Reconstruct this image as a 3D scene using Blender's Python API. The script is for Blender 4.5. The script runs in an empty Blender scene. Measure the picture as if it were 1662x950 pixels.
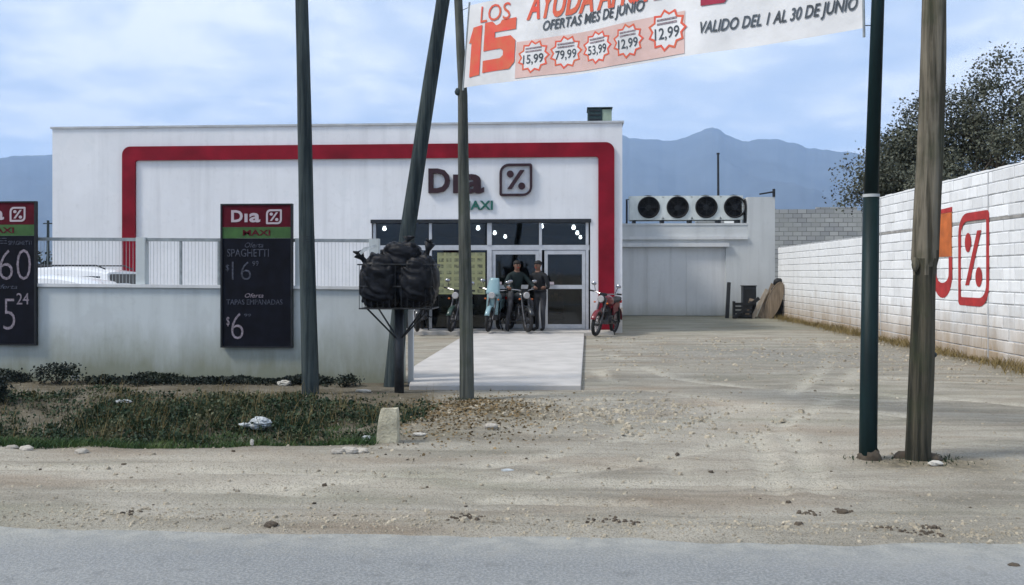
import bpy, math, random
import numpy as np
from mathutils import Vector, Matrix, Euler
R = math.radians
random.seed(7)
rng = np.random.default_rng(7)
scene = bpy.context.scene
col = scene.collection

# ------------------------------------------------------------------ camera, sky, sun, exposure
F = 1500.0; TH = R(3.77); CZ = 1.5; HOR = 445.0
cam_d = bpy.data.cameras.new('camera'); cam = bpy.data.objects.new('camera', cam_d); col.objects.link(cam)
cam.location = (0, 0, CZ); cam.rotation_euler = (R(90), 0, TH)
cam_d.sensor_width = 36; cam_d.sensor_fit = 'HORIZONTAL'; cam_d.lens = 36 * F / 1662
cam_d.shift_y = -30.0 / 1662; cam_d.clip_start = 0.1; cam_d.clip_end = 40000
scene.camera = cam

SUN_EL, SUN_AZ = R(48), R(-112)          # azimuth measured from +Y (away from camera) towards +X; sun stands on the left
w = bpy.data.worlds.new('World'); scene.world = w; w.use_nodes = True
nt = w.node_tree; nt.nodes.clear()
def N(t, typ, **kw):
    n = t.nodes.new(typ)
    for k, v in kw.items():
        if k in n.inputs: n.inputs[k].default_value = v
        else: setattr(n, k, v)
    return n
def math_n(t, op, a, b=None, clamp=False):
    n = t.nodes.new('ShaderNodeMath'); n.operation = op; n.use_clamp = clamp
    for i, v in enumerate((a, b)):
        if v is None: continue
        if hasattr(v, 'links'): t.links.new(v, n.inputs[i])
        else: n.inputs[i].default_value = v
    return n.outputs[0]
def ramp(t, fac, stops):
    r = t.nodes.new('ShaderNodeValToRGB'); e = r.color_ramp.elements
    e[0].position, e[0].color = stops[0][0], (*stops[0][1], 1) if len(stops[0][1]) == 3 else stops[0][1]
    e[1].position, e[1].color = stops[-1][0], (*stops[-1][1], 1)
    for p, c in stops[1:-1]:
        x = e.new(p); x.color = (*c, 1)
    t.links.new(fac, r.inputs[0]); return r.outputs[0]
def mixc(t, fac, a, b, mode='MIX'):
    m = t.nodes.new('ShaderNodeMix'); m.data_type = 'RGBA'; m.blend_type = mode
    for sock, v in ((m.inputs[0], fac), (m.inputs[6], a), (m.inputs[7], b)):
        if hasattr(v, 'links'): t.links.new(v, sock)
        else: sock.default_value = v if isinstance(v, (int, float)) else (*v[:3], 1)
    return m.outputs[2]

sky = N(nt, 'ShaderNodeTexSky', sky_type='NISHITA', sun_disc=False, sun_elevation=SUN_EL, sun_rotation=SUN_AZ,
        altitude=1100, air_density=1.0, dust_density=0.6, ozone_density=2.0)
tc = N(nt, 'ShaderNodeTexCoord')
sep = N(nt, 'ShaderNodeSeparateXYZ'); nt.links.new(tc.outputs['Generated'], sep.inputs[0])
den = math_n(nt, 'ADD', math_n(nt, 'MAXIMUM', sep.outputs[2], 0.0), 0.16)
cmb = N(nt, 'ShaderNodeCombineXYZ')
nt.links.new(math_n(nt, 'DIVIDE', sep.outputs[0], den), cmb.inputs[0])
nt.links.new(math_n(nt, 'DIVIDE', sep.outputs[1], den), cmb.inputs[1])
n1 = N(nt, 'ShaderNodeTexNoise', Scale=1.15, Detail=7.0, Roughness=0.52, Distortion=0.35)
n2 = N(nt, 'ShaderNodeTexNoise', Scale=5.5, Detail=5.0, Roughness=0.5, Distortion=0.3)
nt.links.new(cmb.outputs[0], n1.inputs['Vector']); nt.links.new(cmb.outputs[0], n2.inputs['Vector'])
cl = math_n(nt, 'ADD', math_n(nt, 'MULTIPLY', n1.outputs[0], 0.72), math_n(nt, 'MULTIPLY', n2.outputs[0], 0.28))
cfac = ramp(nt, cl, [(0.40, (0.82, 0.82, 0.82)), (0.60, (0.96, 0.96, 0.96))])
ccol = ramp(nt, cl, [(0.38, (0.47, 0.555, 0.705)), (0.475, (0.585, 0.66, 0.77)), (0.575, (0.86, 0.89, 0.93))])
ccol = mixc(nt, 1.0, ccol, (7.1, 7.1, 7.1), 'MULTIPLY')
skyc = mixc(nt, cfac, sky.outputs[0], ccol)
bg = N(nt, 'ShaderNodeBackground', Strength=0.1); nt.links.new(skyc, bg.inputs[0])
wo = N(nt, 'ShaderNodeOutputWorld'); nt.links.new(bg.outputs[0], wo.inputs[0])

sd = bpy.data.lights.new('sun', 'SUN'); sd.energy = 2.0; sd.angle = R(12); sd.color = (1.0, 0.95, 0.88)
so = bpy.data.objects.new('sun', sd); col.objects.link(so); so.location = (-60, 10, 60)
sv = Vector((math.sin(SUN_AZ) * math.cos(SUN_EL), math.cos(SUN_AZ) * math.cos(SUN_EL), math.sin(SUN_EL)))
so.rotation_euler = (-sv).to_track_quat('-Z', 'Y').to_euler()
vs = scene.view_settings; vs.view_transform = 'Standard'; vs.look = 'None'; vs.exposure = 0.93; vs.gamma = 1.0
scene.cycles.max_bounces = 8; scene.cycles.transparent_max_bounces = 16
scene.cycles.use_denoising = True; scene.cycles.volume_bounces = 2

# ------------------------------------------------------------------ real-space survey helpers (sight line met with a known plane)
FW = Vector((-math.sin(TH), math.cos(TH), 0)); RT = Vector((math.cos(TH), math.sin(TH), 0)); UP = Vector((0, 0, 1))
CO = Vector((0, 0, CZ))
def ray(px, py): return FW + RT * ((px - 831) / F) + UP * ((HOR - py) / F)
def atY(px, py, Y): d = ray(px, py); return CO + d * (Y / d.y)
def atX(px, py, X): d = ray(px, py); return CO + d * (X / d.x)
def gp(px, py, z=0.0): d = ray(px, py); return CO + d * ((z - CZ) / d.z)
def zY(px, py, Y): return atY(px, py, Y).z
def xY(px, Y): return atY(px, 445, Y).x

# ------------------------------------------------------------------ numeric noise
def _h(ix, iy, s):
    n = (ix.astype(np.int64) * 374761393 + iy.astype(np.int64) * 668265263 + s * 1442695041) & 0x7fffffff
    n = ((n ^ (n >> 13)) * 1274126177) & 0x7fffffff
    return ((n ^ (n >> 16)) & 0xffff) / 65535.0
def vn(x, y, s=0):
    x = np.asarray(x, float); y = np.asarray(y, float)
    ix, iy = np.floor(x), np.floor(y); fx, fy = x - ix, y - iy
    fx = fx * fx * (3 - 2 * fx); fy = fy * fy * (3 - 2 * fy)
    a, b, c, d = _h(ix, iy, s), _h(ix + 1, iy, s), _h(ix, iy + 1, s), _h(ix + 1, iy + 1, s)
    return (a + (b - a) * fx) * (1 - fy) + (c + (d - c) * fx) * fy
def fbm(x, y, s=0, o=4):
    v, a, t = 0, 0.5, 0
    for i in range(o):
        v = v + a * vn(np.asarray(x) * 2 ** i, np.asarray(y) * 2 ** i, s + i * 17); t += a; a *= 0.5
    return v / t
def sst(a, b, x):
    t = np.clip((np.asarray(x, float) - a) / (b - a), 0, 1); return t * t * (3 - 2 * t)

# ------------------------------------------------------------------ materials
def new_mat(name):
    m = bpy.data.materials.new(name); m.use_nodes = True; t = m.node_tree; t.nodes.clear()
    b = t.nodes.new('ShaderNodeBsdfPrincipled'); o = t.nodes.new('ShaderNodeOutputMaterial')
    t.links.new(b.outputs[0], o.inputs[0]); return m, t, b
def add_bump(t, b, h, strength, dist=0.02):
    n = N(t, 'ShaderNodeBump', Strength=strength, Distance=dist); t.links.new(h, n.inputs['Height']); t.links.new(n.outputs[0], b.inputs['Normal'])
def vec(t, kind='Object', scale=None):
    if kind == 'World':
        g = t.nodes.new('ShaderNodeNewGeometry'); v = g.outputs['Position']
    else:
        g = t.nodes.new('ShaderNodeTexCoord'); v = g.outputs['Object']
    if scale:
        m = t.nodes.new('ShaderNodeMapping'); m.inputs['Scale'].default_value = scale; t.links.new(v, m.inputs[0]); v = m.outputs[0]
    return v
def noise(t, v, scale, detail=4.0, rough=0.55, dist=0.0):
    n = N(t, 'ShaderNodeTexNoise', Scale=scale, Detail=detail, Roughness=rough, Distortion=dist); t.links.new(v, n.inputs['Vector']); return n.outputs[0]
def pm(name, c, rough=0.7, var=0.18, scale=4.0, bump=0.0, bscale=40.0, metal=0.0, stretch=None, spec=0.35, rand=0.0, c2=None, coat=0.0, coord='Object'):
    m, t, b = new_mat(name)
    v = vec(t, coord, stretch)
    f = noise(t, v, scale)
    lo = tuple(x * (1 - var) for x in c); hi = tuple(min(1, x * (1 + var)) for x in c)
    if c2: lo = c2
    cc = ramp(t, f, [(0.3, lo), (0.7, hi)])
    if rand:
        oi = t.nodes.new('ShaderNodeObjectInfo')
        k = math_n(t, 'ADD', math_n(t, 'MULTIPLY', oi.outputs['Random'], 2 * rand), 1 - rand)
        hs = N(t, 'ShaderNodeHueSaturation'); t.links.new(k, hs.inputs['Value']); t.links.new(cc, hs.inputs['Color']); cc = hs.outputs[0]
    t.links.new(cc, b.inputs['Base Color'])
    rr = math_n(t, 'ADD', math_n(t, 'MULTIPLY', f, 0.2), rough - 0.1, True); t.links.new(rr, b.inputs['Roughness'])
    b.inputs['Metallic'].default_value = metal; b.inputs['Specular IOR Level'].default_value = spec
    b.inputs['Coat Weight'].default_value = coat
    if bump: add_bump(t, b, noise(t, v, bscale, 5.0, 0.6), bump)
    return m
M = {}
def stained_wall(name, base, dirt, zlo, zhi, streak=0.12, amount=0.8, coord='World', rand=0.0, bump=0.25, patch=None):
    """painted masonry: mottled paint, rain streaks, and ground splash of soil rising unevenly from the foot"""
    m, t, b = new_mat(name); v = vec(t, coord)
    f1 = noise(t, v, 0.7, 5.0); f2 = noise(t, v, 9.0, 5.0, 0.65)
    sv_ = vec(t, coord, (2.2, 2.2, 0.12)); f3 = noise(t, sv_, 2.0, 4.0, 0.6)
    cc = ramp(t, f1, [(0.3, tuple(x * 0.88 for x in base)), (0.7, base)])
    cc = mixc(t, math_n(t, 'MULTIPLY', ramp(t, f3, [(0.5, (0, 0, 0)), (0.78, (1, 1, 1))]), streak * 2.2), cc, tuple(x * 0.55 for x in base))
    cc = mixc(t, math_n(t, 'MULTIPLY', ramp(t, f2, [(0.56, (0, 0, 0)), (0.72, (1, 1, 1))]), 0.25), cc, tuple(x * 0.62 for x in base))
    if patch:
        f4 = noise(t, v, 1.9, 3.0, 0.5, 0.6)
        cc = mixc(t, math_n(t, 'MULTIPLY', ramp(t, f4, [(0.60, (0, 0, 0)), (0.66, (1, 1, 1))]), 0.55), cc, patch)
    s = N(t, 'ShaderNodeSeparateXYZ'); t.links.new(v, s.inputs[0])
    hz = math_n(t, 'ADD', s.outputs[2], math_n(t, 'MULTIPLY', noise(t, vec(t, coord, (1, 1, 0.25)), 2.6, 5.0, 0.65), -(zhi - zlo) * 1.3))
    mr = N(t, 'ShaderNodeMapRange'); t.links.new(hz, mr.inputs[0])
    for i, x in ((1, zlo - (zhi - zlo) * 0.65), (2, zhi - (zhi - zlo) * 0.65), (3, 1.0), (4, 0.0)): mr.inputs[i].default_value = x
    cc = mixc(t, math_n(t, 'MULTIPLY', mr.outputs[0], amount), cc, dirt)
    if rand:
        oi = t.nodes.new('ShaderNodeObjectInfo')
        k = math_n(t, 'ADD', math_n(t, 'MULTIPLY', oi.outputs['Random'], 2 * rand), 1 - rand)
        hs = N(t, 'ShaderNodeHueSaturation'); t.links.new(k, hs.inputs['Value']); t.links.new(cc, hs.inputs['Color']); cc = hs.outputs[0]
    t.links.new(cc, b.inputs['Base Color']); b.inputs['Roughness'].default_value = 0.85; b.inputs['Specular IOR Level'].default_value = 0.25
    if bump: add_bump(t, b, f2, bump, 0.01)
    return m
M['facade'] = stained_wall('facade_paint', (0.75, 0.76, 0.78), (0.42, 0.40, 0.36), 0.1, 0.9, 0.13, 0.6, bump=0.15, patch=(0.66, 0.68, 0.70))
M['front_wall'] = stained_wall('front_wall_paint', (0.56, 0.60, 0.60), (0.19, 0.20, 0.13), 0.1, 0.80, 0.18, 0.85, patch=(0.47, 0.50, 0.50))
M['block'] = stained_wall('block_paint', (0.80, 0.81, 0.81), (0.27, 0.18, 0.085), 0.0, 1.05, 0.20, 0.85, rand=0.09, bump=0.7)
M['mortar'] = pm('mortar', (0.42, 0.43, 0.44), 0.95, 0.2, 5, 0.3)
M['raw_mortar'] = pm('raw_mortar', (0.30, 0.29, 0.27), 0.95, 0.3, 5, 0.3)
M['annex'] = stained_wall('annex_paint', (0.58, 0.60, 0.60), (0.20, 0.21, 0.15), 0.0, 0.6, 0.16, 0.6)
M['annex_door'] = stained_wall('annex_door_paint', (0.66, 0.67, 0.67), (0.25, 0.25, 0.20), 0.0, 0.5, 0.2, 0.5)
M['red'] = pm('red_band_paint', (0.20, 0.007, 0.018), 0.65, 0.28, 1.6, 0.15, 12, spec=0.15)
M['sign_maroon'] = pm('sign_maroon', (0.026, 0.008, 0.013), 0.5, 0.2)
M['sign_green'] = pm('sign_green', (0.012, 0.10, 0.075), 0.5, 0.15)
M['board_black'] = pm('board_black', (0.006, 0.007, 0.012), 0.75, 0.4, 6, spec=0.12)
M['board_red'] = pm('board_red', (0.085, 0.004, 0.012), 0.6, 0.25, 6, spec=.15)
M['board_green'] = pm('board_green', (0.040, 0.105, 0.026), 0.55, 0.25, 8)
M['chalk'] = pm('chalk', (0.22, 0.19, 0.22), 0.9, 0.5, 30)
M['chalk_dim'] = pm('chalk_dim', (0.060, 0.066, 0.088), 0.9, 0.8, 30)
M['white_print'] = pm('white_print', (0.46, 0.40, 0.43), 0.7, 0.1)
M['alu'] = pm('aluminium', (0.50, 0.51, 0.53), 0.45, 0.1, 8, metal=0.4)
M['dark_metal'] = pm('dark_metal', (0.03, 0.033, 0.037), 0.5, 0.3, 10, metal=0.5)
M['rail'] = pm('galvanised_rail', (0.27, 0.30, 0.31), 0.6, 0.2, 12, metal=0.2)
M['pale_wire'] = pm('pale_wire', (0.42, 0.45, 0.46), 0.7, 0.15, 12)
M['concrete'] = pm('concrete', (0.42, 0.40, 0.37), 0.9, 0.2, 6, 0.4, 60)
M['old_concrete'] = pm('old_concrete', (0.42, 0.39, 0.29), 0.95, 0.35, 9, 0.7, 50)
M['slab'] = pm('pale_concrete_slab', (0.44, 0.42, 0.395), 0.9, 0.14, 2.2, 0.2, 50)
M['chrome'] = pm('chrome', (0.32, 0.32, 0.33), 0.25, 0.05, metal=1.0)
M['rubber'] = pm('rubber', (0.014, 0.014, 0.015), 0.75, 0.3, 20)
M['black_plastic'] = pm('black_plastic', (0.012, 0.013, 0.015), 0.45, 0.3, 15)
M['seat'] = pm('black_seat', (0.015, 0.015, 0.016), 0.6, 0.2, 20)
M['engine'] = pm('engine_metal', (0.09, 0.09, 0.095), 0.45, 0.3, 20, metal=0.8)
M['moto_red'] = pm('motorcycle_red', (0.15, 0.008, 0.014), 0.3, 0.1, coat=0.6)
M['moto_blue'] = pm('motorcycle_pale_blue', (0.22, 0.34, 0.37), 0.35, 0.1, coat=0.4)
M['moto_black'] = pm('motorcycle_black', (0.012, 0.014, 0.016), 0.3, 0.1, coat=0.6)
M['moto_green'] = pm('motorcycle_dark_green', (0.012, 0.035, 0.025), 0.35, 0.1, coat=0.5)
M['lens'] = pm('lamp_lens', (0.35, 0.34, 0.34), 0.12, 0.05, spec=0.8)
M['tail'] = pm('tail_lens', (0.5, 0.02, 0.02), 0.25, 0.05)
M['car_white'] = pm('car_white_paint', (0.78, 0.79, 0.80), 0.3, 0.03, coat=0.7)
M['car_silver'] = pm('car_silver_paint', (0.55, 0.58, 0.60), 0.3, 0.05, coat=0.7, metal=0.3)
M['car_glass'] = pm('car_glass', (0.012, 0.016, 0.02), 0.08, 0.1, spec=0.8)
M['bag'] = pm('black_bag_plastic', (0.006, 0.007, 0.010), 0.5, 0.3, 6, 0.9, 7.0, spec=0.2)
M['white_bag'] = pm('white_bag_plastic', (0.44, 0.47, 0.48), 0.5, 0.3, 14, 0.8, 25)
M['paper'] = pm('paper', (0.48, 0.46, 0.41), 0.9, 0.15, 12, 0.3, 30)
M['banner'] = pm('banner_cloth', (0.66, 0.66, 0.66), 0.7, 0.14, 1.8, 0.5, 3.5)
M['banner_pink'] = pm('banner_pink', (0.62, 0.44, 0.40), 0.7, 0.12, 3)
M['ban_red'] = pm('banner_red', (0.52, 0.06, 0.045), 0.7, 0.35, 7, c2=(0.60, 0.15, 0.07))
M['ban_dark'] = pm('banner_dark', (0.06, 0.075, 0.09), 0.7, 0.4, 8)
M['ban_maroon'] = pm('banner_maroon', (0.30, 0.02, 0.05), 0.7, 0.2)
M['green_pole'] = pm('green_pole_paint', (0.004, 0.015, 0.016), 0.5, 0.45, 8, 0.15, 40, stretch=(1, 1, 0.15), spec=0.18)
M['pole_ring'] = pm('pole_ring', (0.40, 0.42, 0.42), 0.6, 0.2)
M['orange_paint'] = pm('orange_wall_paint', (0.46, 0.12, 0.03), 0.85, 0.3, 3, 0.3, 30)
M['red_paint'] = pm('red_wall_paint', (0.36, 0.03, 0.03), 0.85, 0.25, 5, 0.3, 30)
M['skin'] = pm('skin', (0.17, 0.09, 0.06), 0.6, 0.1)
M['jacket'] = pm('dark_green_jacket', (0.009, 0.018, 0.018), 0.85, 0.3, 9, 0.3, 30)
M['trousers'] = pm('grey_trousers', (0.040, 0.041, 0.046), 0.9, 0.3, 9, 0.3, 30)
M['coat'] = pm('black_coat', (0.012, 0.013, 0.015), 0.85, 0.3, 9, 0.3, 30)
M['shoe'] = pm('black_shoe', (0.012, 0.012, 0.012), 0.6, 0.2)
M['hair'] = pm('black_hair', (0.010, 0.009, 0.008), 0.6, 0.3, 30)
M['eye'] = pm('eye', (0.02, 0.015, 0.012), 0.2, 0.1)
M['plank'] = pm('plank_wood', (0.22, 0.17, 0.12), 0.9, 0.35, 3, 0.4, 20, stretch=(6, 6, 0.6))
M['plank_pale'] = pm('pale_wood', (0.34, 0.29, 0.23), 0.9, 0.25, 3, 0.4, 20, stretch=(6, 6, 0.6))
M['char'] = pm('dark_junk', (0.018, 0.019, 0.02), 0.8, 0.4, 9, 0.3)
M['roof_unit_dark'] = pm('roof_unit_dark', (0.020, 0.042, 0.044), 0.6, 0.3, 6)
M['roof_unit_pale'] = pm('roof_unit_pale', (0.30, 0.37, 0.28), 0.7, 0.2, 6)
M['unit_white'] = pm('condenser_casing', (0.60, 0.64, 0.62), 0.6, 0.15, 5, stretch=(1, 1, 0.4))
M['fan_black'] = pm('fan_black', (0.008, 0.008, 0.009), 0.7, 0.3)
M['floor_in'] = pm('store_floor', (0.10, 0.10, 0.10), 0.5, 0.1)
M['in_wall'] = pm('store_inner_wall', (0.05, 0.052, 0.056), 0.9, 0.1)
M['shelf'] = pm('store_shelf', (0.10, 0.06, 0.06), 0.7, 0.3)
M['pack'] = pm('packaging', (0.16, 0.10, 0.06), 0.7, 0.7, 14, rand=0.4)
M['stone'] = pm('stone', (0.38, 0.35, 0.30), 0.95, 0.3, 12, 0.5, 40, rand=0.25)
M['pebble'] = pm('pebbles', (0.33, 0.29, 0.22), 0.95, 0.45, 7, coord='World')
M['clod'] = pm('dark_clods', (0.085, 0.068, 0.050), 0.95, 0.4, 8, 0.4)
M['dry_leaf'] = pm('dry_leaf_litter', (0.20, 0.14, 0.07), 0.9, 0.5, 9, c2=(0.05, 0.04, 0.02), coord='World')
def wood(name, c, c2, moss=0.0):
    m, t, b = new_mat(name)
    v = vec(t, 'Object', (7, 7, 0.35)); f = noise(t, v, 2.2, 6.0, 0.65, 0.4)
    v2 = vec(t, 'Object'); g = noise(t, v2, 1.1, 4.0)
    cc = ramp(t, f, [(0.40, c2), (0.58, c)])
    cc = mixc(t, math_n(t, 'MULTIPLY', ramp(t, g, [(0.45, (0, 0, 0)), (0.7, (1, 1, 1))]), 0.5), cc, tuple(x * 0.5 for x in c2))
    if moss:
        g2 = noise(t, v2, 3.1, 4.0)
        cc = mixc(t, math_n(t, 'MULTIPLY', ramp(t, g2, [(0.5, (0, 0, 0)), (0.62, (1, 1, 1))]), moss), cc, (0.03, 0.045, 0.02))
    t.links.new(cc, b.inputs['Base Color']); b.inputs['Roughness'].default_value = 0.9; b.inputs['Specular IOR Level'].default_value = 0.2
    add_bump(t, b, f, 1.0, 0.03); return m
M['pole_dark'] = wood('creosoted_pole', (0.060, 0.076, 0.076), (0.020, 0.030, 0.034))
M['pole_grey'] = wood('weathered_pole', (0.11, 0.115, 0.10), (0.040, 0.046, 0.042), 0.25)
M['pole_bark'] = wood('barked_pole', (0.21, 0.185, 0.14), (0.055, 0.050, 0.036), 0.3)
M['pole_peeled'] = wood('peeled_damp_pole', (0.085, 0.076, 0.055), (0.020, 0.021, 0.016), 0.3)
M['trunk'] = wood('tree_bark', (0.10, 0.085, 0.07), (0.035, 0.03, 0.025))
def leafy(name, a, b_, c):
    m, t, b = new_mat(name); v = vec(t, 'World')
    f = noise(t, v, 2.3, 3.0); g = noise(t, v, 37.0, 2.0)
    k = math_n(t, 'ADD', math_n(t, 'MULTIPLY', f, 0.6), math_n(t, 'MULTIPLY', g, 0.4))
    t.links.new(ramp(t, k, [(0.33, a), (0.5, b_), (0.68, c)]), b.inputs['Base Color'])
    b.inputs['Roughness'].default_value = 0.65; b.inputs['Specular IOR Level'].default_value = 0.25
    return m
M['weed'] = leafy('weed_leaf', (0.008, 0.016, 0.012), (0.024, 0.048, 0.020), (0.11, 0.10, 0.05))
M['weed_low'] = leafy('low_grass', (0.018, 0.042, 0.018), (0.045, 0.088, 0.026), (0.13, 0.165, 0.055))
M['shrub'] = leafy('shrub_leaf', (0.010, 0.014, 0.014), (0.018, 0.026, 0.020), (0.035, 0.05, 0.03))
M['dry_grass'] = leafy('dry_grass', (0.10, 0.08, 0.03), (0.20, 0.15, 0.06), (0.30, 0.23, 0.11))
M['tree_leaf'] = leafy('tree_leaf', (0.040, 0.046, 0.034), (0.078, 0.086, 0.060), (0.14, 0.14, 0.10))
def glass(name, tint):
    m, t, b = new_mat(name); t.nodes.remove(b)
    o = [n for n in t.nodes if n.type == 'OUTPUT_MATERIAL'][0]
    tr = N(t, 'ShaderNodeBsdfTransparent'); tr.inputs[0].default_value = (*tint, 1)
    gl = N(t, 'ShaderNodeBsdfGlossy', Roughness=0.03); gl.inputs[0].default_value = (1, 1, 1, 1)
    fr = N(t, 'ShaderNodeFresnel', IOR=1.45); mx = t.nodes.new('ShaderNodeMixShader')
    t.links.new(fr.outputs[0], mx.inputs[0]); t.links.new(tr.outputs[0], mx.inputs[1]); t.links.new(gl.outputs[0], mx.inputs[2])
    t.links.new(mx.outputs[0], o.inputs[0]); return m
M['glass'] = glass('tinted_glass', (0.50, 0.54, 0.55))
m, t, b = new_mat('lamp_glow'); b.inputs['Base Color'].default_value = (1, 1, 1, 1); b.inputs['Emission Color'].default_value = (0.95, 0.97, 1, 1); b.inputs['Emission Strength'].default_value = 6.0; M['glow'] = m
# poster: pale yellow-green sheet printed with rows of small product pictures
m, t, b = new_mat('poster_print'); v = vec(t, 'Object')
br = N(t, 'ShaderNodeTexBrick', Scale=1.0); br.offset = 0.0
br.inputs['Mortar Size'].default_value = 0.035; br.inputs['Brick Width'].default_value = 0.20; br.inputs['Row Height'].default_value = 0.16; br.inputs['Bias'].default_value = -0.2
br.inputs['Color1'].default_value = (0.13, 0.13, 0.07, 1); br.inputs['Color2'].default_value = (0.035, 0.04, 0.03, 1); br.inputs['Mortar'].default_value = (0.27, 0.27, 0.13, 1)
mp = N(t, 'ShaderNodeMapping'); mp.inputs['Rotation'].default_value = (R(90), 0, 0); t.links.new(v, mp.inputs[0]); t.links.new(mp.outputs[0], br.inputs['Vector'])
pf = noise(t, v, 9.0, 3.0)
pc = mixc(t, math_n(t, 'MULTIPLY', ramp(t, pf, [(0.42, (0, 0, 0)), (0.55, (1, 1, 1))]), 0.75), br.outputs['Color'], (0.25, 0.26, 0.14))
t.links.new(pc, b.inputs['Base Color']); b.inputs['Roughness'].default_value = 0.6; M['poster'] = m

# ------------------------------------------------------------------ mesh builder
ORG = {}
def link(name, me, parent=None, org=None):
    o = bpy.data.objects.new(name, me); col.objects.link(o)
    if parent is not None:
        o.parent = parent; ORG[o.name] = ORG.get(parent.name, Vector())
    elif org is not None:
        o.location = org; ORG[o.name] = Vector(org)
    return o
def tag(o, label, cat=None, group=None, kind=None):
    if label: o['label'] = label
    if cat: o['category'] = cat
    if group: o['group'] = group
    if kind: o['kind'] = kind
    return o
def thing(name, label, cat, loc=(0, 0, 0), rz=0.0, group=None, local=False):
    o = bpy.data.objects.new(name, None); col.objects.link(o); o.location = loc; o.rotation_euler = (0, 0, rz)
    o.empty_display_size = 0.2
    ORG[o.name] = Vector() if local else Vector(loc)
    return tag(o, label, cat, group)
class MB:
    def __init__(s): s.v = []; s.f = []
    def raw(s, vs_, fs):
        k = len(s.v); s.v += [tuple(p) for p in vs_]; s.f += [tuple(i + k for i in f) for f in fs]; return s
    def box(s, lo, hi, rot=None, piv=None):
        (x0, y0, z0), (x1, y1, z1) = lo, hi
        p = [Vector(q) for q in ((x0, y0, z0), (x1, y0, z0), (x1, y1, z0), (x0, y1, z0), (x0, y0, z1), (x1, y0, z1), (x1, y1, z1), (x0, y1, z1))]
        if rot is not None:
            c = Vector(piv) if piv is not None else (Vector(lo) + Vector(hi)) / 2
            p = [rot @ (q - c) + c for q in p]
        return s.raw(p, [(0, 3, 2, 1), (4, 5, 6, 7), (0, 1, 5, 4), (1, 2, 6, 5), (2, 3, 7, 6), (3, 0, 4, 7)])
    def cbox(s, c, d, rot=None):
        c = Vector(c); d = Vector(d) / 2; return s.box(c - d, c + d, rot)
    def tube(s, pts, rad, n=10, caps=True):
        pts = [Vector(p) for p in pts]
        if isinstance(rad, (int, float)): rad = [rad] * len(pts)
        k0 = len(s.v); prev = None
        for i, p in enumerate(pts):
            d = (pts[min(i + 1, len(pts) - 1)] - pts[max(i - 1, 0)]).normalized()
            if prev is None:
                a = d.orthogonal().normalized()
            else:
                a = (prev - d * prev.dot(d)); a = a.normalized() if a.length > 1e-6 else d.orthogonal().normalized()
            prev = a; b_ = d.cross(a)
            for j in range(n):
                q = 2 * math.pi * j / n; s.v.append(tuple(p + (a * math.cos(q) + b_ * math.sin(q)) * rad[i]))
        for i in range(len(pts) - 1):
            for j in range(n):
                s.f.append((k0 + i * n + j, k0 + i * n + (j + 1) % n, k0 + (i + 1) * n + (j + 1) % n, k0 + (i + 1) * n + j))
        if caps:
            s.f.append(tuple(k0 + j for j in reversed(range(n)))); s.f.append(tuple(k0 + (len(pts) - 1) * n + j for j in range(n)))
        return s
    def torus(s, c, axis, R0, r, n=24, m=8, squash=1.0):
        c = Vector(c); ax = Vector(axis).normalized(); a = ax.orthogonal().normalized(); b_ = ax.cross(a); k = len(s.v)
        for i in range(n):
            q = 2 * math.pi * i / n; d = a * math.cos(q) + b_ * math.sin(q)
            for j in range(m):
                w_ = 2 * math.pi * j / m; s.v.append(tuple(c + d * (R0 + r * math.cos(w_)) + ax * r * squash * math.sin(w_)))
        for i in range(n):
            for j in range(m):
                s.f.append((k + i * m + j, k + ((i + 1) % n) * m + j, k + ((i + 1) % n) * m + (j + 1) % m, k + i * m + (j + 1) % m))
        return s
    def prism(s, poly, fn, d0, d1):
        """polygon (u,v) mapped by fn(u,v,d) and given thickness d0..d1"""
        n = len(poly)
        return s.raw([fn(u, v, d0) for u, v in poly] + [fn(u, v, d1) for u, v in poly],
                     [tuple(reversed(range(n))), tuple(range(n, 2 * n))] + [(i, (i + 1) % n, n + (i + 1) % n, n + i) for i in range(n)])
    def ring(s, outer, inner, fn, d0, d1):
        n = len(outer)
        vs_ = [fn(u, v, d) for d in (d0, d1) for poly in (outer, inner) for u, v in poly]
        fs = []
        for i in range(n):
            j = (i + 1) % n
            fs += [(i, n + i, n + j, j), (2 * n + i, 2 * n + j, 3 * n + j, 3 * n + i), (i, j, 2 * n + j, 2 * n + i), (n + i, 3 * n + i, 3 * n + j, n + j)]
        return s.raw(vs_, fs)
    def blob(s, c, r, seed=0, amp=0.15, nu=18, nv=12, freq=2.0, fold=0.0, sq=1.0, crease=0.0):
        c = Vector(c); r = Vector(r) if not isinstance(r, (int, float)) else Vector((r, r, r)); k = len(s.v)
        PH, Q = np.meshgrid(np.pi * np.arange(nv + 1) / nv, 2 * np.pi * np.arange(nu) / nu, indexing='ij')
        dx, dy, dz = np.sin(PH) * np.cos(Q), np.sin(PH) * np.sin(Q), np.cos(PH)
        g = 1 + (amp * 2 * (fbm(dx * freq + dz * 1.7 + 10, dy * freq + dz * 1.3 + 10, seed, 3) - .5) if amp else 0)
        if crease:
            for fq, ca in ((2.3, crease), (5.0, crease * .6)):
                nn_ = fbm(dx * fq + dz * 2.1 * fq + 30, dy * fq - dz * fq + 30, seed + 5, 2); g = g - ca * (1 - np.abs(2 * nn_ - 1)) ** 6
        if fold: g = g + fold * np.abs(np.sin(Q * 5 + seed)) * np.sin(PH)
        if sq != 1.0:
            dx, dy, dz = [np.sign(a) * np.abs(a) ** sq for a in (dx, dy, dz)]; ln = np.maximum(1, np.sqrt(dx * dx + dy * dy + dz * dz) / 1.25); dx, dy, dz = dx / ln, dy / ln, dz / ln
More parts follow.
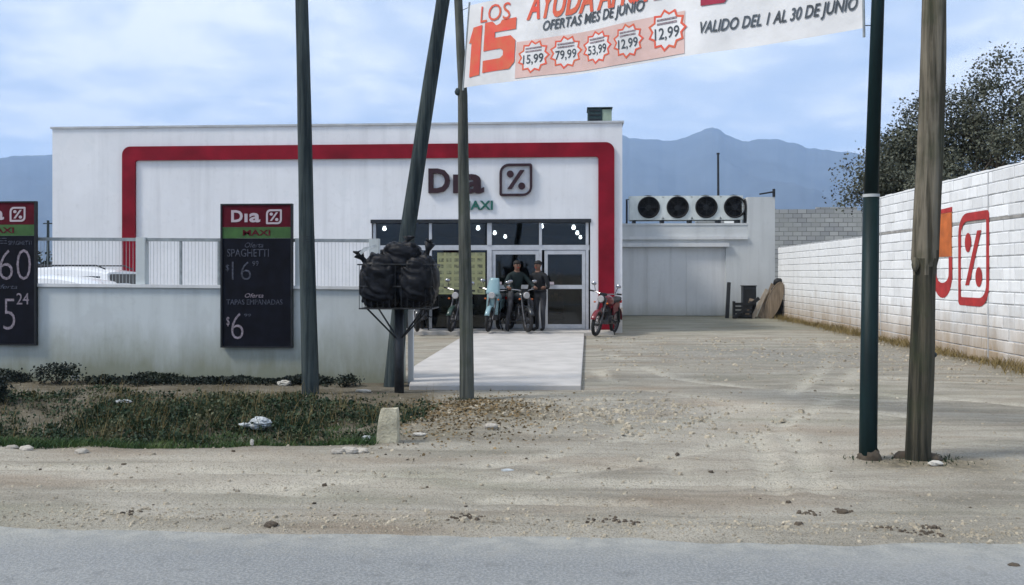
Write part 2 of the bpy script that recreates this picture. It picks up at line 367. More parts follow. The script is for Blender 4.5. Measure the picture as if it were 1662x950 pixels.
        s.v += [tuple(p) for p in np.stack([c.x + dx * r.x * g, c.y + dy * r.y * g, c.z + dz * r.z * g], -1).reshape(-1, 3).tolist()]
        for i in range(nv):
            for j in range(nu):
                s.f.append((k + i * nu + j, k + (i + 1) * nu + j, k + (i + 1) * nu + (j + 1) % nu, k + i * nu + (j + 1) % nu))
        return s
    def mesh(s, name, org=Vector()):
        me = bpy.data.meshes.new(name); ox, oy, oz = org
        me.from_pydata([(x - ox, y - oy, z - oz) for x, y, z in s.v], [], s.f); return me
    def build(s, name, mat, parent=None, org=None, smooth=False, world=True, bevel=0.0):
        og = ORG.get(parent.name, Vector()) if parent is not None else (Vector(org) if org is not None else Vector())
        me = s.mesh(name, og if world else Vector()); me.materials.append(mat)
        me.validate()
        if smooth:
            me.polygons.foreach_set('use_smooth', [True] * len(me.polygons))
        o = link(name, me, parent, org)
        if bevel:
            bv = o.modifiers.new('bevel', 'BEVEL'); bv.width = bevel; bv.segments = 2; bv.limit_method = 'ANGLE'
        return o
def smooth_auto(o, ang=40):
    me = o.data; me.polygons.foreach_set('use_smooth', [True] * len(me.polygons))
    try: me.set_sharp_from_angle(angle=R(ang))
    except Exception: pass
    return o
def copy_tree(o, parent=None):
    c = o.copy(); col.objects.link(c); c.parent = parent; ORG[c.name] = ORG.get(o.name, Vector())
    for ch in [x for x in KIDS.get(o.name, [])]: copy_tree(ch, c)
    return c
KIDS = {}
def reg_kids():
    KIDS.clear()
    for o in bpy.data.objects:
        if o.parent: KIDS.setdefault(o.parent.name, []).append(o)

# ------------------------------------------------------------------ lettering
def text_shape(s, bold=0.0, shear=0.0, space=1.0):
    cu = bpy.data.curves.new('lettering', 'FONT'); cu.body = s; cu.size = 1.0; cu.offset = bold; cu.shear = shear; cu.space_character = space
    cu.resolution_u = 3
    ob = bpy.data.objects.new('lettering', cu); col.objects.link(ob)
    dg = bpy.context.evaluated_depsgraph_get(); me = bpy.data.meshes.new_from_object(ob.evaluated_get(dg))
    v = np.array([p.co[:2] for p in me.vertices]); f = [tuple(p.vertices) for p in me.polygons]
    bpy.data.objects.remove(ob); bpy.data.curves.remove(cu); bpy.data.meshes.remove(me)
    lo, hi = v.min(0), v.max(0)
    return (v - lo) / (hi - lo), f, (hi[0] - lo[0]) / (hi[1] - lo[1])
def boundary_prism(mb, v2, faces, fn, d0, d1):
    """fill faces at d1, plus side walls, for a flat letter given in (u,v)"""
    n = len(v2)
    vs_ = [fn(u, v, d1) for u, v in v2] + [fn(u, v, d0) for u, v in v2]
    cnt = {}
    for f in faces:
        for i in range(len(f)):
            a, b_ = f[i], f[(i + 1) % len(f)]; cnt[(a, b_)] = 1
    fs = list(faces)
    for (a, b_) in cnt:
        if (b_, a) not in cnt: fs.append((b_, a, a + n, b_ + n))
    mb.raw(vs_, fs)
TXT = {}
def T(s, **k):
    key = (s, tuple(sorted(k.items())))
    if key not in TXT: TXT[key] = text_shape(s, **k)
    return TXT[key]
for s, k in (('D', dict(bold=0.03)), ('\u0131', dict(bold=0.03)), ('a', dict(bold=0.03)), ('MAXI', dict(bold=0.02)), ('LOS', {}), ('15', dict(bold=0.045)),
             ('AYUDA AHORRO', dict(bold=0.03, shear=0.35)), ('OFERTAS MES DE JUNIO', dict(bold=0.02, shear=0.25)), ('VALIDO DEL 1 AL 30 DE JUNIO', dict(bold=0.02, shear=0.3)),
             ('15,99', dict(bold=0.01)), ('79,99', dict(bold=0.01)), ('53,99', dict(bold=0.01)), ('12,99', dict(bold=0.01)),
             ('Oferta', dict(shear=0.3)), ('SPAGHETTI', {}), ('16', dict(bold=-.018)), ('$', {}), ('TAPAS EMPANADAS', {}), ('6', dict(bold=-.018)), ('260', dict(bold=-.018)), ('15', dict(bold=-.018)), ('24', {}), ('99', {}), ('E', {})):
    T(s, **k)
def logo_shapes(w_, h_, th):
    """rounded sign frame: two corners round, two nearly square; with a percent mark"""
    def outline(x0, y0, x1, y1, rb, rs):
        pts = []
        for cx, cy, a0, r in ((x1 - rs, y1 - rs, 0, rs), (x0 + rb, y1 - rb, 90, rb), (x0 + rs, y0 + rs, 180, rs), (x1 - rb, y0 + rb, 270, rb)):
            for i in range(7):
                q = R(a0 + 15 * i); pts.append((cx + r * math.cos(q), cy + r * math.sin(q)))
        return pts
    out = outline(0, 0, w_, h_, 0.30 * min(w_, h_), 0.07 * min(w_, h_)); inn = outline(th, th, w_ - th, h_ - th, 0.20 * min(w_, h_), 0.03 * min(w_, h_))
    circ = lambda cx, cy, rx, ry: [(cx + rx * math.cos(2 * math.pi * i / 16), cy + ry * math.sin(2 * math.pi * i / 16)) for i in range(16)]
    d1 = circ(0.33 * w_, 0.68 * h_, 0.105 * w_, 0.105 * h_); d2 = circ(0.68 * w_, 0.31 * h_, 0.105 * w_, 0.105 * h_)
    sl = [(0.24 * w_, 0.22 * h_), (0.37 * w_, 0.22 * h_), (0.76 * w_, 0.80 * h_), (0.63 * w_, 0.80 * h_)]
    return out, inn, [d1, d2, sl]

# ================================================================== THE SETTING
GY = 23.5                                     # the shop front stands 23.5 m away
def ground_h(x, y):
    x = np.asarray(x, float); y = np.asarray(y, float)
    near = 1 - sst(40, 90, np.hypot(x, y))
    h = (fbm(x * 0.5, y * 0.9, 3, 4) - 0.5) * 0.05 * near + (fbm(x * 3.1, y * 4.3, 5, 3) - 0.5) * 0.020 * near + (fbm(x * 9, y * 13, 8, 2) - 0.5) * 0.012 * near
    wob = fbm(x * 0.35, y * 0.5, 91, 3)
    h = h + (fbm(x * 0.9 + 3 * wob, y * 8.5 + 5 * wob, 93, 3) - 0.5) * 0.013 * near * (1 - sst(12, 22, y))
    h = h * sst(5.2, 6.0, y)
    # weedy ditch on the left, running beside the road
    ex = fbm(x * 0.8, y * 0.2, 11, 3)
    m = 1 - sst(-2.2, -1.55, x + 0.25 * (ex - 0.5))
    y2 = y + (ex - 0.5) * 0.5
    prof = -0.13 * sst(7.75, 8.5, y2) + 0.20 * sst(8.6, 10.4, y2) - 0.08 * sst(10.4, 11.8, y2)
    h = h + m * prof + m * sst(8.0, 8.8, y) * (1 - sst(11.0, 11.8, y)) * (fbm(x * 1.6, y * 1.9, 15, 3) - 0.5) * 0.20
    # heaped litter to the right of the ditch
    h = h + 0.10 * np.exp(-((x + 0.95) / 0.75) ** 2 - ((y - 9.6) / 1.0) ** 2)
    # level bed under the apron and pavement
    bed = sst(-3.2, -2.9, x) * (1 - sst(.35, .6, x)) * sst(11.6, 12.0, y)
    h = h * (1 - bed) - 0.01 * bed
    # the verge laps unevenly over the road edge
    e = 5.44 + (fbm(x * 1.3, y * 0 + 3, 21, 4) - 0.5) * 0.34
    h = h + 0.035 * sst(e - 0.16, e + 0.10, y) - 0.028
    return h
def axis(lo, hi, step, far, g=1.22):
    a = list(np.arange(lo, hi + 1e-6, step)); s = step; x = a[-1]
    while x < far: s *= g; x += s; a.append(x)
    s = step; x = a[0]; pre = []
    while x > -far: s *= g; x -= s; pre.append(x)
    return np.array(pre[::-1] + a)
XS = axis(-8.5, 10.5, 0.07, 9000)
ya = list(np.arange(4.6, 13.0, 0.05)) + list(np.arange(13.0, 36, 0.16)); s_ = 0.16; y_ = ya[-1]
while y_ < 9000: s_ *= 1.22; y_ += s_; ya.append(y_)
s_ = 0.05; y_ = ya[0]; pre = []
while y_ > -9000: s_ *= 1.3; y_ -= s_; pre.append(y_)
YS = np.array(pre[::-1] + ya)
GX, GYY = np.meshgrid(XS, YS)
TRACKS = [[(1262, 800), (1240, 740), (1200, 695), (1100, 664), (975, 650)], [(1330, 800), (1300, 735), (1250, 680), (1150, 648), (960, 622)], [(1150, 815), (1090, 750), (1010, 700), (952, 664)],
          [(1700, 700), (1400, 672), (1200, 660), (1040, 645), (965, 600)], [(1700, 662), (1420, 640), (1230, 630), (1080, 610), (990, 575)],
          [(420, 798), (800, 758), (1000, 716), (1180, 672), (1290, 635), (1340, 590), (1330, 555)], [(300, 825), (700, 793), (1050, 748), (1240, 700), (1345, 650), (1390, 600)],
          [(-60, 792), (400, 800), (900, 815), (1720, 838)], [(-60, 760), (400, 768), (900, 782), (1300, 790), (1720, 800)]]
near_m = (np.abs(GX) < 12) & (GYY > 5) & (GYY < 26)
TRK = np.zeros_like(GX); TRH = np.zeros_like(GX); qx, qy = GX[near_m], GYY[near_m]; tA = np.zeros_like(qx); tH = np.zeros_like(qx)
for it, tr in enumerate(TRACKS):
    P_ = np.array([[gp(*c).x, gp(*c).y] for c in tr]); tt_ = np.linspace(0, len(P_) - 1, 60); ti = np.clip(tt_.astype(int), 0, len(P_) - 2); fr_ = tt_ - ti
    pm1 = P_[np.clip(ti - 1, 0, None)]; p0_, p1_ = P_[ti], P_[ti + 1]; p2_ = P_[np.clip(ti + 2, None, len(P_) - 1)]; f_ = fr_[:, None]
    C_ = .5 * (2 * p0_ + (p1_ - pm1) * f_ + (2 * pm1 - 5 * p0_ + 4 * p1_ - p2_) * f_ ** 2 + (3 * p0_ - pm1 - 3 * p1_ + p2_) * f_ ** 3)
    dmin = np.full(qx.shape, 1e9); al = np.zeros_like(qx); run = 0.0
    for i in range(len(C_) - 1):
        a_, b_ = C_[i], C_[i + 1]; ab = b_ - a_; L2 = ab @ ab + 1e-9; u_ = np.clip(((qx - a_[0]) * ab[0] + (qy - a_[1]) * ab[1]) / L2, 0, 1)
        dd = np.hypot(qx - a_[0] - u_ * ab[0], qy - a_[1] - u_ * ab[1]); mk_ = dd < dmin; dmin[mk_] = dd[mk_]; al[mk_] = run + u_[mk_] * math.sqrt(L2); run += math.sqrt(L2)
    br_ = sst(.36, .52, fbm(al * .7, al * 0 + it, 101 + it, 3)); core = np.exp(-(dmin / .11) ** 4) * br_
    tread = .5 + .5 * np.sign(np.sin(al * 2 * np.pi / .11 + 6 * dmin))
    tA = np.maximum(tA, core * (.75 + .25 * tread)); tH += -.014 * core + .006 * core * tread + .009 * np.exp(-((dmin - .17) / .05) ** 2) * br_
TRK[near_m] = tA; TRH[near_m] = tH
HZ = ground_h(GX, GYY) + TRH * sst(5.5, 5.9, GYY)
nx, ny = len(XS), len(YS)
me = bpy.data.meshes.new('ground')
idx = np.arange(nx * ny).reshape(ny, nx)
quads = np.stack([idx[:-1, :-1], idx[:-1, 1:], idx[1:, 1:], idx[1:, :-1]], -1).reshape(-1, 4)
me.vertices.add(nx * ny); me.vertices.foreach_set('co', np.stack([GX, GYY, HZ], -1).astype(np.float32).ravel())
me.loops.add(quads.size); me.loops.foreach_set('vertex_index', quads.ravel().astype(np.int32))
me.polygons.add(len(quads)); me.polygons.foreach_set('loop_start', np.arange(0, quads.size, 4, dtype=np.int32)); me.polygons.foreach_set('loop_total', np.full(len(quads), 4, dtype=np.int32))
me.update(calc_edges=True); me.polygons.foreach_set('use_smooth', [True] * len(quads))
def fattr(name, a):
    at = me.attributes.new(name, 'FLOAT', 'POINT'); at.data.foreach_set('value', a.astype(np.float32).ravel())
soil = (1 - sst(-1.9, -1.4, GX)) * sst(7.6, 8.0, GYY) * (1 - sst(12.6, 12.9, GYY))
fattr('soil', soil * (0.75 + 0.25 * sst(0.35, 0.6, fbm(GX * 2, GYY * 2, 31, 3))))
lit = np.exp(-(((GX + 1.05) / 0.85) ** 2 + ((GYY - 9.7) / 1.25) ** 2) ** 1.5) + 0.8 * np.exp(-((GX - 7.0) / 0.5) ** 2) * sst(10, 13, GYY) + 0.9 * np.exp(-((GX - 3.05) ** 2 + (GYY - 7.5) ** 2) / 0.12) + 0.9 * np.exp(-((GX - 2.55) ** 2 + (GYY - 7.5) ** 2) / 0.06)  # also paints the thick pole's shadow, and darkens dirt by the green pole
fattr('litter', np.clip(lit * (0.35 + 1.1 * fbm(GX * 3, GYY * 3, 33, 3)), 0, 1))
gr = np.exp(-((GX - 0.7) / 0.9) ** 2 - ((GYY - 10.0) / 1.4) ** 2) * 0.8 * (GX < 1.6) + 0.9 * np.exp(-((GX - 4.0) / 3.2) ** 2 - ((GYY - 17.5) / 2.6) ** 2)
fattr('gravel', np.clip(gr * (0.5 + fbm(GX, GYY, 35, 3)), 0, 1))
dust = np.exp(-((GX - 1.9 + 0.12 * (GYY - 8)) / 1.3) ** 2) * sst(6.2, 7.5, GYY) * (1 - sst(11.0, 12.0, GYY)) + 0.7 * sst(5.9, 6.6, GYY) * (1 - sst(7.2, 7.8, GYY)) * (1 - sst(-1.5, 1.0, GX))
fattr('dust', np.clip(dust * (0.3 + 1.1 * fbm(GX * 0.9, GYY * 2.2, 37, 3)), 0, 1))
moss = sst(22, 27, GYY) * (GX > 0.5) * (1 - sst(7.0, 7.6, GX))
fattr('track', np.clip(TRK, 0, 1))
fattr('moss', np.clip(moss * (0.3 + 1.1 * fbm(GX * 0.8, GYY * 0.8, 39, 3)), 0, 1))
# ground material
m, t, b = new_mat('dirt_ground'); v = vec(t, 'World'); vs2 = vec(t, 'World', (0.6, 2.6, 1))
f1 = noise(t, vs2, 0.9, 6.0, 0.6, 0.4); f2 = noise(t, v, 14.0, 5.0, 0.7); f3 = noise(t, v, 70.0, 3.0, 0.7); f4 = noise(t, vec(t, 'World', (0.35, 5.5, 1)), 1.1, 6.0, 0.65, 0.6)
cc = ramp(t, f1, [(0.28, (0.225, 0.207, 0.165)), (0.50, (0.378, 0.349, 0.287)), (0.72, (0.505, 0.470, 0.395))])
def attr(t, n): a = N(t, 'ShaderNodeAttribute', attribute_name=n); return a.outputs['Fac']
cc = mixc(t, math_n(t, 'MULTIPLY', attr(t, 'dust'), 0.8), cc, (0.55, 0.495, 0.405))
cc = mixc(t, math_n(t, 'MULTIPLY', attr(t, 'track'), 0.85), cc, (0.58, 0.54, 0.445))
cc = mixc(t, math_n(t, 'MULTIPLY', attr(t, 'gravel'), 0.85), cc, mixc(t, ramp(t, f2, [(0.4, (0, 0, 0)), (0.6, (1, 1, 1))]), (0.20, 0.195, 0.17), (0.36, 0.35, 0.315)))
cc = mixc(t, math_n(t, 'MULTIPLY', attr(t, 'moss'), 0.55), cc, (0.22, 0.225, 0.155))
f5 = noise(t, vec(t, 'World', (0.5, 1.6, 1)), 0.8, 4.0, 0.5, 0.3)
cc = mixc(t, math_n(t, 'MULTIPLY', ramp(t, f5, [(0.54, (0, 0, 0)), (0.70, (1, 1, 1))]), 0.45), cc, (0.25, 0.165, 0.10))
cc = mixc(t, math_n(t, 'MULTIPLY', ramp(t, f5, [(0.30, (1, 1, 1)), (0.44, (0, 0, 0))]), 0.40), cc, (0.235, 0.24, 0.165))
cc = mixc(t, attr(t, 'soil'), cc, mixc(t, f1, (0.050, 0.044, 0.030), (0.20, 0.172, 0.120)))
cc = mixc(t, math_n(t, 'MULTIPLY', attr(t, 'litter'), 0.9), cc, mixc(t, ramp(t, f2, [(0.42, (0, 0, 0)), (0.6, (1, 1, 1))]), (0.07, 0.058, 0.03), (0.25, 0.20, 0.11)))  # litter colour, which also carries the painted shadow beside the thick pole
cc = mixc(t, math_n(t, 'MULTIPLY', ramp(t, f4, [(0.52, (0, 0, 0)), (0.68, (1, 1, 1))]), 0.42), cc, (0.17, 0.15, 0.115))
cc = mixc(t, math_n(t, 'MULTIPLY', ramp(t, f3, [(0.50, (0, 0, 0)), (0.62, (1, 1, 1))]), 0.5), cc, (0.12, 0.108, 0.08))
cc = mixc(t, math_n(t, 'MULTIPLY', ramp(t, f2, [(0.55, (0, 0, 0)), (0.72, (1, 1, 1))]), 0.4), cc, (0.44, 0.40, 0.33))
t.links.new(cc, b.inputs['Base Color']); b.inputs['Roughness'].default_value = 0.95; b.inputs['Specular IOR Level'].default_value = 0.2
f6 = noise(t, v, 190.0, 2.0, 0.7)
add_bump(t, b, math_n(t, 'ADD', math_n(t, 'ADD', math_n(t, 'ADD', f2, math_n(t, 'MULTIPLY', f3, 0.6)), f4), math_n(t, 'MULTIPLY', f6, 0.25)), 0.9, 0.035)
me.materials.append(m)
ground = link('ground', me); tag(ground, 'bare dusty dirt lot and verge between road and shop', kind='structure')
_gx = np.arange(-12, 14, .05); _gy = np.arange(4.5, 34, .05); _G = ground_h(*np.meshgrid(_gx, _gy)).tolist()
def gz(x, y):
    i = (x + 12) / .05; j = (y - 4.5) / .05
    if i < 0 or j < 0 or i >= len(_gx) - 1 or j >= len(_gy) - 1: return float(ground_h(np.array([x]), np.array([y]))[0])
    a, c = int(i), int(j); u, v = i - a, j - c
    return (_G[c][a] * (1 - u) + _G[c][a + 1] * u) * (1 - v) + (_G[c + 1][a] * (1 - u) + _G[c + 1][a + 1] * u) * v

# road: pale worn asphalt sheet, slightly cambered
mb = MB(); xs = np.concatenate([np.linspace(-300, -12, 25), np.linspace(-11, 11, 90), np.linspace(12, 300, 25)]); ys = np.linspace(-3.2, 5.95, 25)
for y in ys:
    for x in xs: mb.v.append((x, y, -0.028 + 0.03 * math.cos((y - 1.2) / 4.4 * 1.4) - 0.002 + 0.004 * float(vn(x * 1.5, y * 2))))
nxr = len(xs)
mb.f = [(j * nxr + i, j * nxr + i + 1, (j + 1) * nxr + i + 1, (j + 1) * nxr + i) for j in range(len(ys) - 1) for i in range(nxr - 1)]
m, t, b = new_mat('worn_asphalt'); v = vec(t, 'World')
f1 = noise(t, vec(t, 'World', (0.25, 1.3, 1)), 0.9, 5.0, 0.6); f2 = noise(t, v, 60.0, 3.0, 0.7); f3 = noise(t, v, 6.0, 5.0, 0.65)
s = N(t, 'ShaderNodeSeparateXYZ'); t.links.new(v, s.inputs[0])
ed = N(t, 'ShaderNodeMapRange'); t.links.new(math_n(t, 'ADD', s.outputs[1], math_n(t, 'MULTIPLY', f3, 0.5)), ed.inputs[0]); ed.inputs[1].default_value = 5.1; ed.inputs[2].default_value = 5.75
cc = ramp(t, f1, [(0.3, (0.165, 0.174, 0.176)), (0.7, (0.240, 0.246, 0.240))])
cc = mixc(t, math_n(t, 'MULTIPLY', ramp(t, f2, [(0.45, (0, 0, 0)), (0.58, (1, 1, 1))]), 0.55), cc, (0.34, 0.345, 0.335))
cc = mixc(t, math_n(t, 'MULTIPLY', ramp(t, f3, [(0.56, (0, 0, 0)), (0.66, (1, 1, 1))]), 0.45), cc, (0.13, 0.135, 0.135))
cc = mixc(t, math_n(t, 'MULTIPLY', ed.outputs[0], 0.75), cc, mixc(t, ramp(t, f3, [(0.4, (0, 0, 0)), (0.62, (1, 1, 1))]), (0.25, 0.25, 0.215), (0.40, 0.39, 0.34)))
t.links.new(cc, b.inputs['Base Color']); b.inputs['Roughness'].default_value = 0.72; b.inputs['Specular IOR Level'].default_value = 0.4
add_bump(t, b, f2, 0.8, 0.012)
tag(mb.build('road', m, smooth=True), 'pale worn asphalt road along the verge', kind='structure')

# hills: one mountain range, real relief several kilometres off
prof = [(-1400, 330), (-900, 300), (-500, 268), (-200, 262), (0, 256), (40, 250), (85, 247), (160, 236), (300, 240), (450, 230), (600, 238), (760, 226), (900, 232), (985, 217), (1015, 219), (1050, 226), (1085, 227), (1112, 223), (1130, 212), (1146, 205.5), (1156, 203.5), (1166, 206), (1180, 215), (1195, 223), (1215, 227), (1240, 223), (1262, 223), (1290, 231), (1320, 238), (1360, 243), (1400, 246), (1440, 243), (1500, 250), (1662, 262), (1900, 250), (2300, 280), (3000, 330)]
pp = np.array(prof, float); RID = 5600.0
ang_px = np.concatenate([np.linspace(-1400, -60, 60), np.linspace(-50, 1750, 520), np.linspace(1760, 3000, 60)]); rr = np.concatenate([np.linspace(2300, 5600, 34), np.linspace(5750, 7600, 10)])
hv = []; 
CR = (fbm(ang_px * .045, ang_px * 0, 57, 4) - .5).tolist()
NZ = (fbm(ang_px[None] * 0.008 + rr[:, None] * 0.0009, rr[:, None] * 0.0012 + ang_px[None] * 0.001, 51, 4) - 0.5).tolist()
for ir, r in enumerate(rr):
    for ip, px in enumerate(ang_px):
        d = ray(px, 445); d = Vector((d.x, d.y, 0)); u = d / d.length
        top = np.interp(px, pp[:, 0], pp[:, 1]); kk = RID / d.length            # ridge stands at RID metres of forward range
        Hh = CZ + (HOR - top) / F * RID / 1.0 / math.sqrt(1 + ((px - 831) / F) ** 2) * math.sqrt(1 + ((px - 831) / F) ** 2) / d.length
        sI = float(np.interp(r, [2300, 3300, 5600, 7600], [0.0, 0.25, 1.0, 0.1])); sI = sI ** 1.25
        nz = NZ[ir][ip]
        z = -8 + Hh * sI * (1 + 1.15 * nz * (1 - sI) ** 0.7 + .045 * CR[ip])
        hv.append((u.x * r, u.y * r, z))
mb = MB(); mb.v = hv; na = len(ang_px)
mb.f = [(j * na + i, j * na + i + 1, (j + 1) * na + i + 1, (j + 1) * na + i) for j in range(len(rr) - 1) for i in range(na - 1)]
M['hill'] = pm('hill_scrub', (0.050, 0.058, 0.062), 0.95, 0.35, 0.004, coord='World')
tag(mb.build('hills', M['hill'], smooth=True), 'blue hazy mountain range behind the shop', kind='structure')

# concrete apron in front of the shop door
FX0, FX1 = xY(603, GY), xY(958, GY)
a0, a1, a2, a3 = gp(752, 549), gp(672, 600), gp(943, 633), gp(949, 549)
mb = MB(); fl = gp(664, 633)
mb.prism([(a0.x, GY - 1.0), (a1.x, a1.y), (fl.x, fl.y), (a2.x, a2.y), (a3.x, GY - 1.0)][::-1], lambda u, v, d: (u, v, d), -0.15, 0.06)
tag(mb.build('concrete_apron', M['slab'], bevel=0.012), 'pale concrete apron leading to the shop door', kind='structure')
mb = MB().box((xY(85, GY), GY - 0.98, -0.2), (FX1 + 0.55, GY - 0.002, 0.09))
tag(mb.build('shop_pavement', M['concrete'], bevel=0.01), 'narrow raised concrete pavement along the shop front', kind='structure')

# ================================================================== SHOP BUILDING
XL, XR = xY(85, GY), xY(1010, GY); ZT = zY(548, 204.5, GY)
DEP = 20.0; TK = 0.25
OX0, OX1, OZ = FX0, FX1, zY(780, 356, GY)
shop = thing('shop_building', 'long white flat-roofed shop with red band and glazed entrance', 'shop', (XL, GY, 0))
mb = MB()
mb.box((XL, GY, 0), (OX0, GY + TK, ZT)).box((OX1, GY, 0), (XR, GY + TK, ZT)).box((OX0, GY, OZ), (OX1, GY + TK, ZT))
mb.box((XL, GY + TK, 0), (XL + TK, GY + DEP, ZT)).box((XR - TK, GY + TK, 0), (XR, GY + DEP, ZT)).box((XL + TK, GY + DEP - TK, 0), (XR - TK, GY + DEP, ZT))
shop_wall = mb.build('wall', M['facade'], shop)
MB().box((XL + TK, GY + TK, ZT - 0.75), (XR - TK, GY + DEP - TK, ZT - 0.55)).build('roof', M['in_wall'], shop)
cap = MB().box((XL - 0.04, GY - 0.04, ZT), (XR + 0.04, GY + TK + 0.03, ZT + 0.05)).box((XL - 0.04, GY + TK + 0.03, ZT), (XL + TK + 0.03, GY + DEP, ZT + 0.05)).box((XR - TK - 0.03, GY + TK + 0.03, ZT), (XR + 0.04, GY + DEP, ZT + 0.05))
cap.build('parapet_cap', pm('parapet_cap', (0.42, 0.44, 0.46), 0.8, 0.2, 3), shop)
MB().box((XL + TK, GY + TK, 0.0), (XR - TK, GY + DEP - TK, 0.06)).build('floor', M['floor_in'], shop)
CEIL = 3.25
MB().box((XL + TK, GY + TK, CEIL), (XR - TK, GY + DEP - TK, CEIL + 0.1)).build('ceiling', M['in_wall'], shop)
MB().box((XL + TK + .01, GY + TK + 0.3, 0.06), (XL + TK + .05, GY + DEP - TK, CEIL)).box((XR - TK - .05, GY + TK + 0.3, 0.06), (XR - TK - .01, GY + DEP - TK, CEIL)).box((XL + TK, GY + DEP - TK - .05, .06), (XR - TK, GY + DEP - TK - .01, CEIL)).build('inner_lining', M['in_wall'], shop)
# red band: raised frame with rounded outer corners
bl0, bl1 = xY(200, GY), xY(221, GY); br0, br1 = xY(971, GY), xY(997, GY); bt1, bt0 = zY(600, 235, GY), zY(600, 258, GY)
def arc(cx, cz, r, a0, a1, n=8): return [(cx + r * math.cos(R(a0 + (a1 - a0) * i / n)), cz + r * math.sin(R(a0 + (a1 - a0) * i / n))) for i in range(n + 1)]
ro = 0.22; ri = 0.06
outer = [(bl0, 0.095)] + arc(bl0 + ro, bt1 - ro, ro, 180, 90) + arc(br1 - ro, bt1 - ro, ro, 90, 0) + [(br1, 0.095)]
inner = [(bl1, 0.095)] + arc(bl1 + ri, bt0 - ri, ri, 180, 90) + arc(br0 - ri, bt0 - ri, ri, 90, 0) + [(br0, 0.095)]
mb = MB(); n_ = len(outer)
vs_ = [(x, GY - 0.07, z) for x, z in outer] + [(x, GY - 0.07, z) for x, z in inner] + [(x, GY + 0.01, z) for x, z in outer] + [(x, GY + 0.01, z) for x, z in inner]
fs = []
for i in range(n_ - 1):
    fs += [(i, i + 1, n_ + i + 1, n_ + i), (2 * n_ + i, i + 1 + 2 * n_, i + 1, i)[::-1], (n_ + i, n_ + i + 1, 3 * n_ + i + 1, 3 * n_ + i)]
mb.raw(vs_, fs); mb.build('red_band', M['red'], shop)
# lintel strip, glazing
YG = GY + 0.10
win = MB()
zt = zY(780, 362, GY); ztr1, ztr0 = zY(780, 398, GY), zY(780, 406, GY); zb = zY(780, 535, GY) ; zb = max(zb, 0.10)
MB().box((OX0 - 0.02, GY - 0.03, zt), (OX1 + 0.02, GY + TK - 0.01, OZ - 0.004)).build('lintel', M['dark_metal'], shop)
mull = [xY(p, GY) for p in (607, 698, 794, 877, 953)]
fr = 0.05
def bar(x0, x1, z0, z1, y0=YG - 0.03, y1=YG + 0.05): return MB().box((x0, y0, z0), (x1, y1, z1))
frame = MB(); frame.box((OX0 + 0.005, YG - 0.04, zb - 0.06), (OX1 - 0.005, YG + 0.06, zb))            # sill
frame.box((OX0 + 0.02, YG - 0.035, ztr0), (OX1 - 0.02, YG + 0.05, ztr1))
for i, x in enumerate(mull):
    h2 = 0.06 if i == 2 else 0.036
    frame.box((x - h2, YG - 0.05, zb), (x + h2, YG + 0.055, ztr0 - 0.001)).box((x - h2, YG - 0.05, ztr1 + 0.001), (x + h2, YG + 0.055, zt - 0.001))
window = frame.build('window', M['alu'], shop)
for i in range(4):
    MB().box((mull[i] + 0.037, YG, ztr1 + 0.002), (mull[i + 1] - 0.037, YG + 0.008, zt - 0.002)).build('pane', M['glass'], window)
for i in range(2):
    MB().box((mull[i] + 0.037, YG, zb + 0.002), (mull[i + 1] - 0.062, YG + 0.008, ztr0 - 0.002)).build('pane', M['glass'], window)
def door(x0, x1, label=None, ajar=0.0):
    fw_ = 0.085; zt_ = ztr0 - 0.012; zmid = zY(920, 466, GY); hinge = Vector((x1 if ajar >= 0 else x0, YG, 0)); rot = Matrix.Rotation(ajar, 3, 'Z')
    def bx(lo, hi): return MB().box(lo, hi, rot, hinge)
    d = MB()
    for lo, hi in (((x0, YG - .025, zb + .01), (x0 + fw_, YG + .025, zt_)), ((x1 - fw_, YG - .025, zb + .01), (x1, YG + .025, zt_)), ((x0 + fw_, YG - .025, zt_ - .1), (x1 - fw_, YG + .025, zt_)), ((x0 + fw_, YG - .025, zb + .01), (x1 - fw_, YG + .025, zb + .12))):
        d.box(lo, hi, rot, hinge)
    do = d.build('door', M['alu'], shop)
    bx((x0 + fw_, YG - .022, zmid - .05), (x1 - fw_, YG + .022, zmid + .05)).build('mid_rail', M['alu'], do)
    bx((x0 + fw_, YG - .004, zb + .12), (x1 - fw_, YG + .004, zmid - .05)).build('pane', M['glass'], do)
    bx((x0 + fw_, YG - .004, zmid + .05), (x1 - fw_, YG + .004, zt_ - .1)).build('pane', M['glass'], do)
    bx((x0 + fw_ + .03, YG - .075, zmid + .06), (x0 + fw_ + .16, YG - .03, zmid + .13)).build('handle', M['white_print'], do)
    return do
door(mull[3] + 0.10, mull[4] - 0.045)
door(mull[2] + 0.07, mull[3] - 0.04)
# shop interior: rows of ceiling lamps, a few shelving units
def lamp(p, label):
    tag(MB().tube([(p[0], p[1], CEIL - 0.001), (p[0], p[1], CEIL - 0.04)], 0.05, 12).blob((p[0], p[1], CEIL - 0.10), (0.075, 0.075, 0.07), 1, 0.0, 12, 8).build('ceiling_lamp', M['glow'], org=(p[0], p[1], CEIL)), label, 'lamp', 'round lit ceiling lamps inside the shop')
def lamp_at(px, py): d = ray(px, py); return CO + d * ((CEIL - 0.08 - CZ) / d.z)
for px, py, lb in ((624, 371, 'round lit lamp in the top left pane above the bins'), (776, 370, 'lit ceiling lamp just right of the banner pole'), (803, 378, 'nearest lit lamp of the row right of the thick mullion'), (820, 384, 'middle lit lamp of the row right of the thick mullion'), (833, 388, 'farthest lit lamp of the row right of the thick mullion'),
                   (879, 367, 'lit lamp beside the upper mullion over the doors'), (931, 369, 'nearest lit lamp of the right-hand row over the door'), (937, 378, 'second lit lamp of the right-hand row over the door'), (942, 385, 'third lit lamp of the right-hand row over the door'), (946, 391, 'farthest lit lamp of the right-hand row over the door')):
    lamp(lamp_at(px, py), lb)
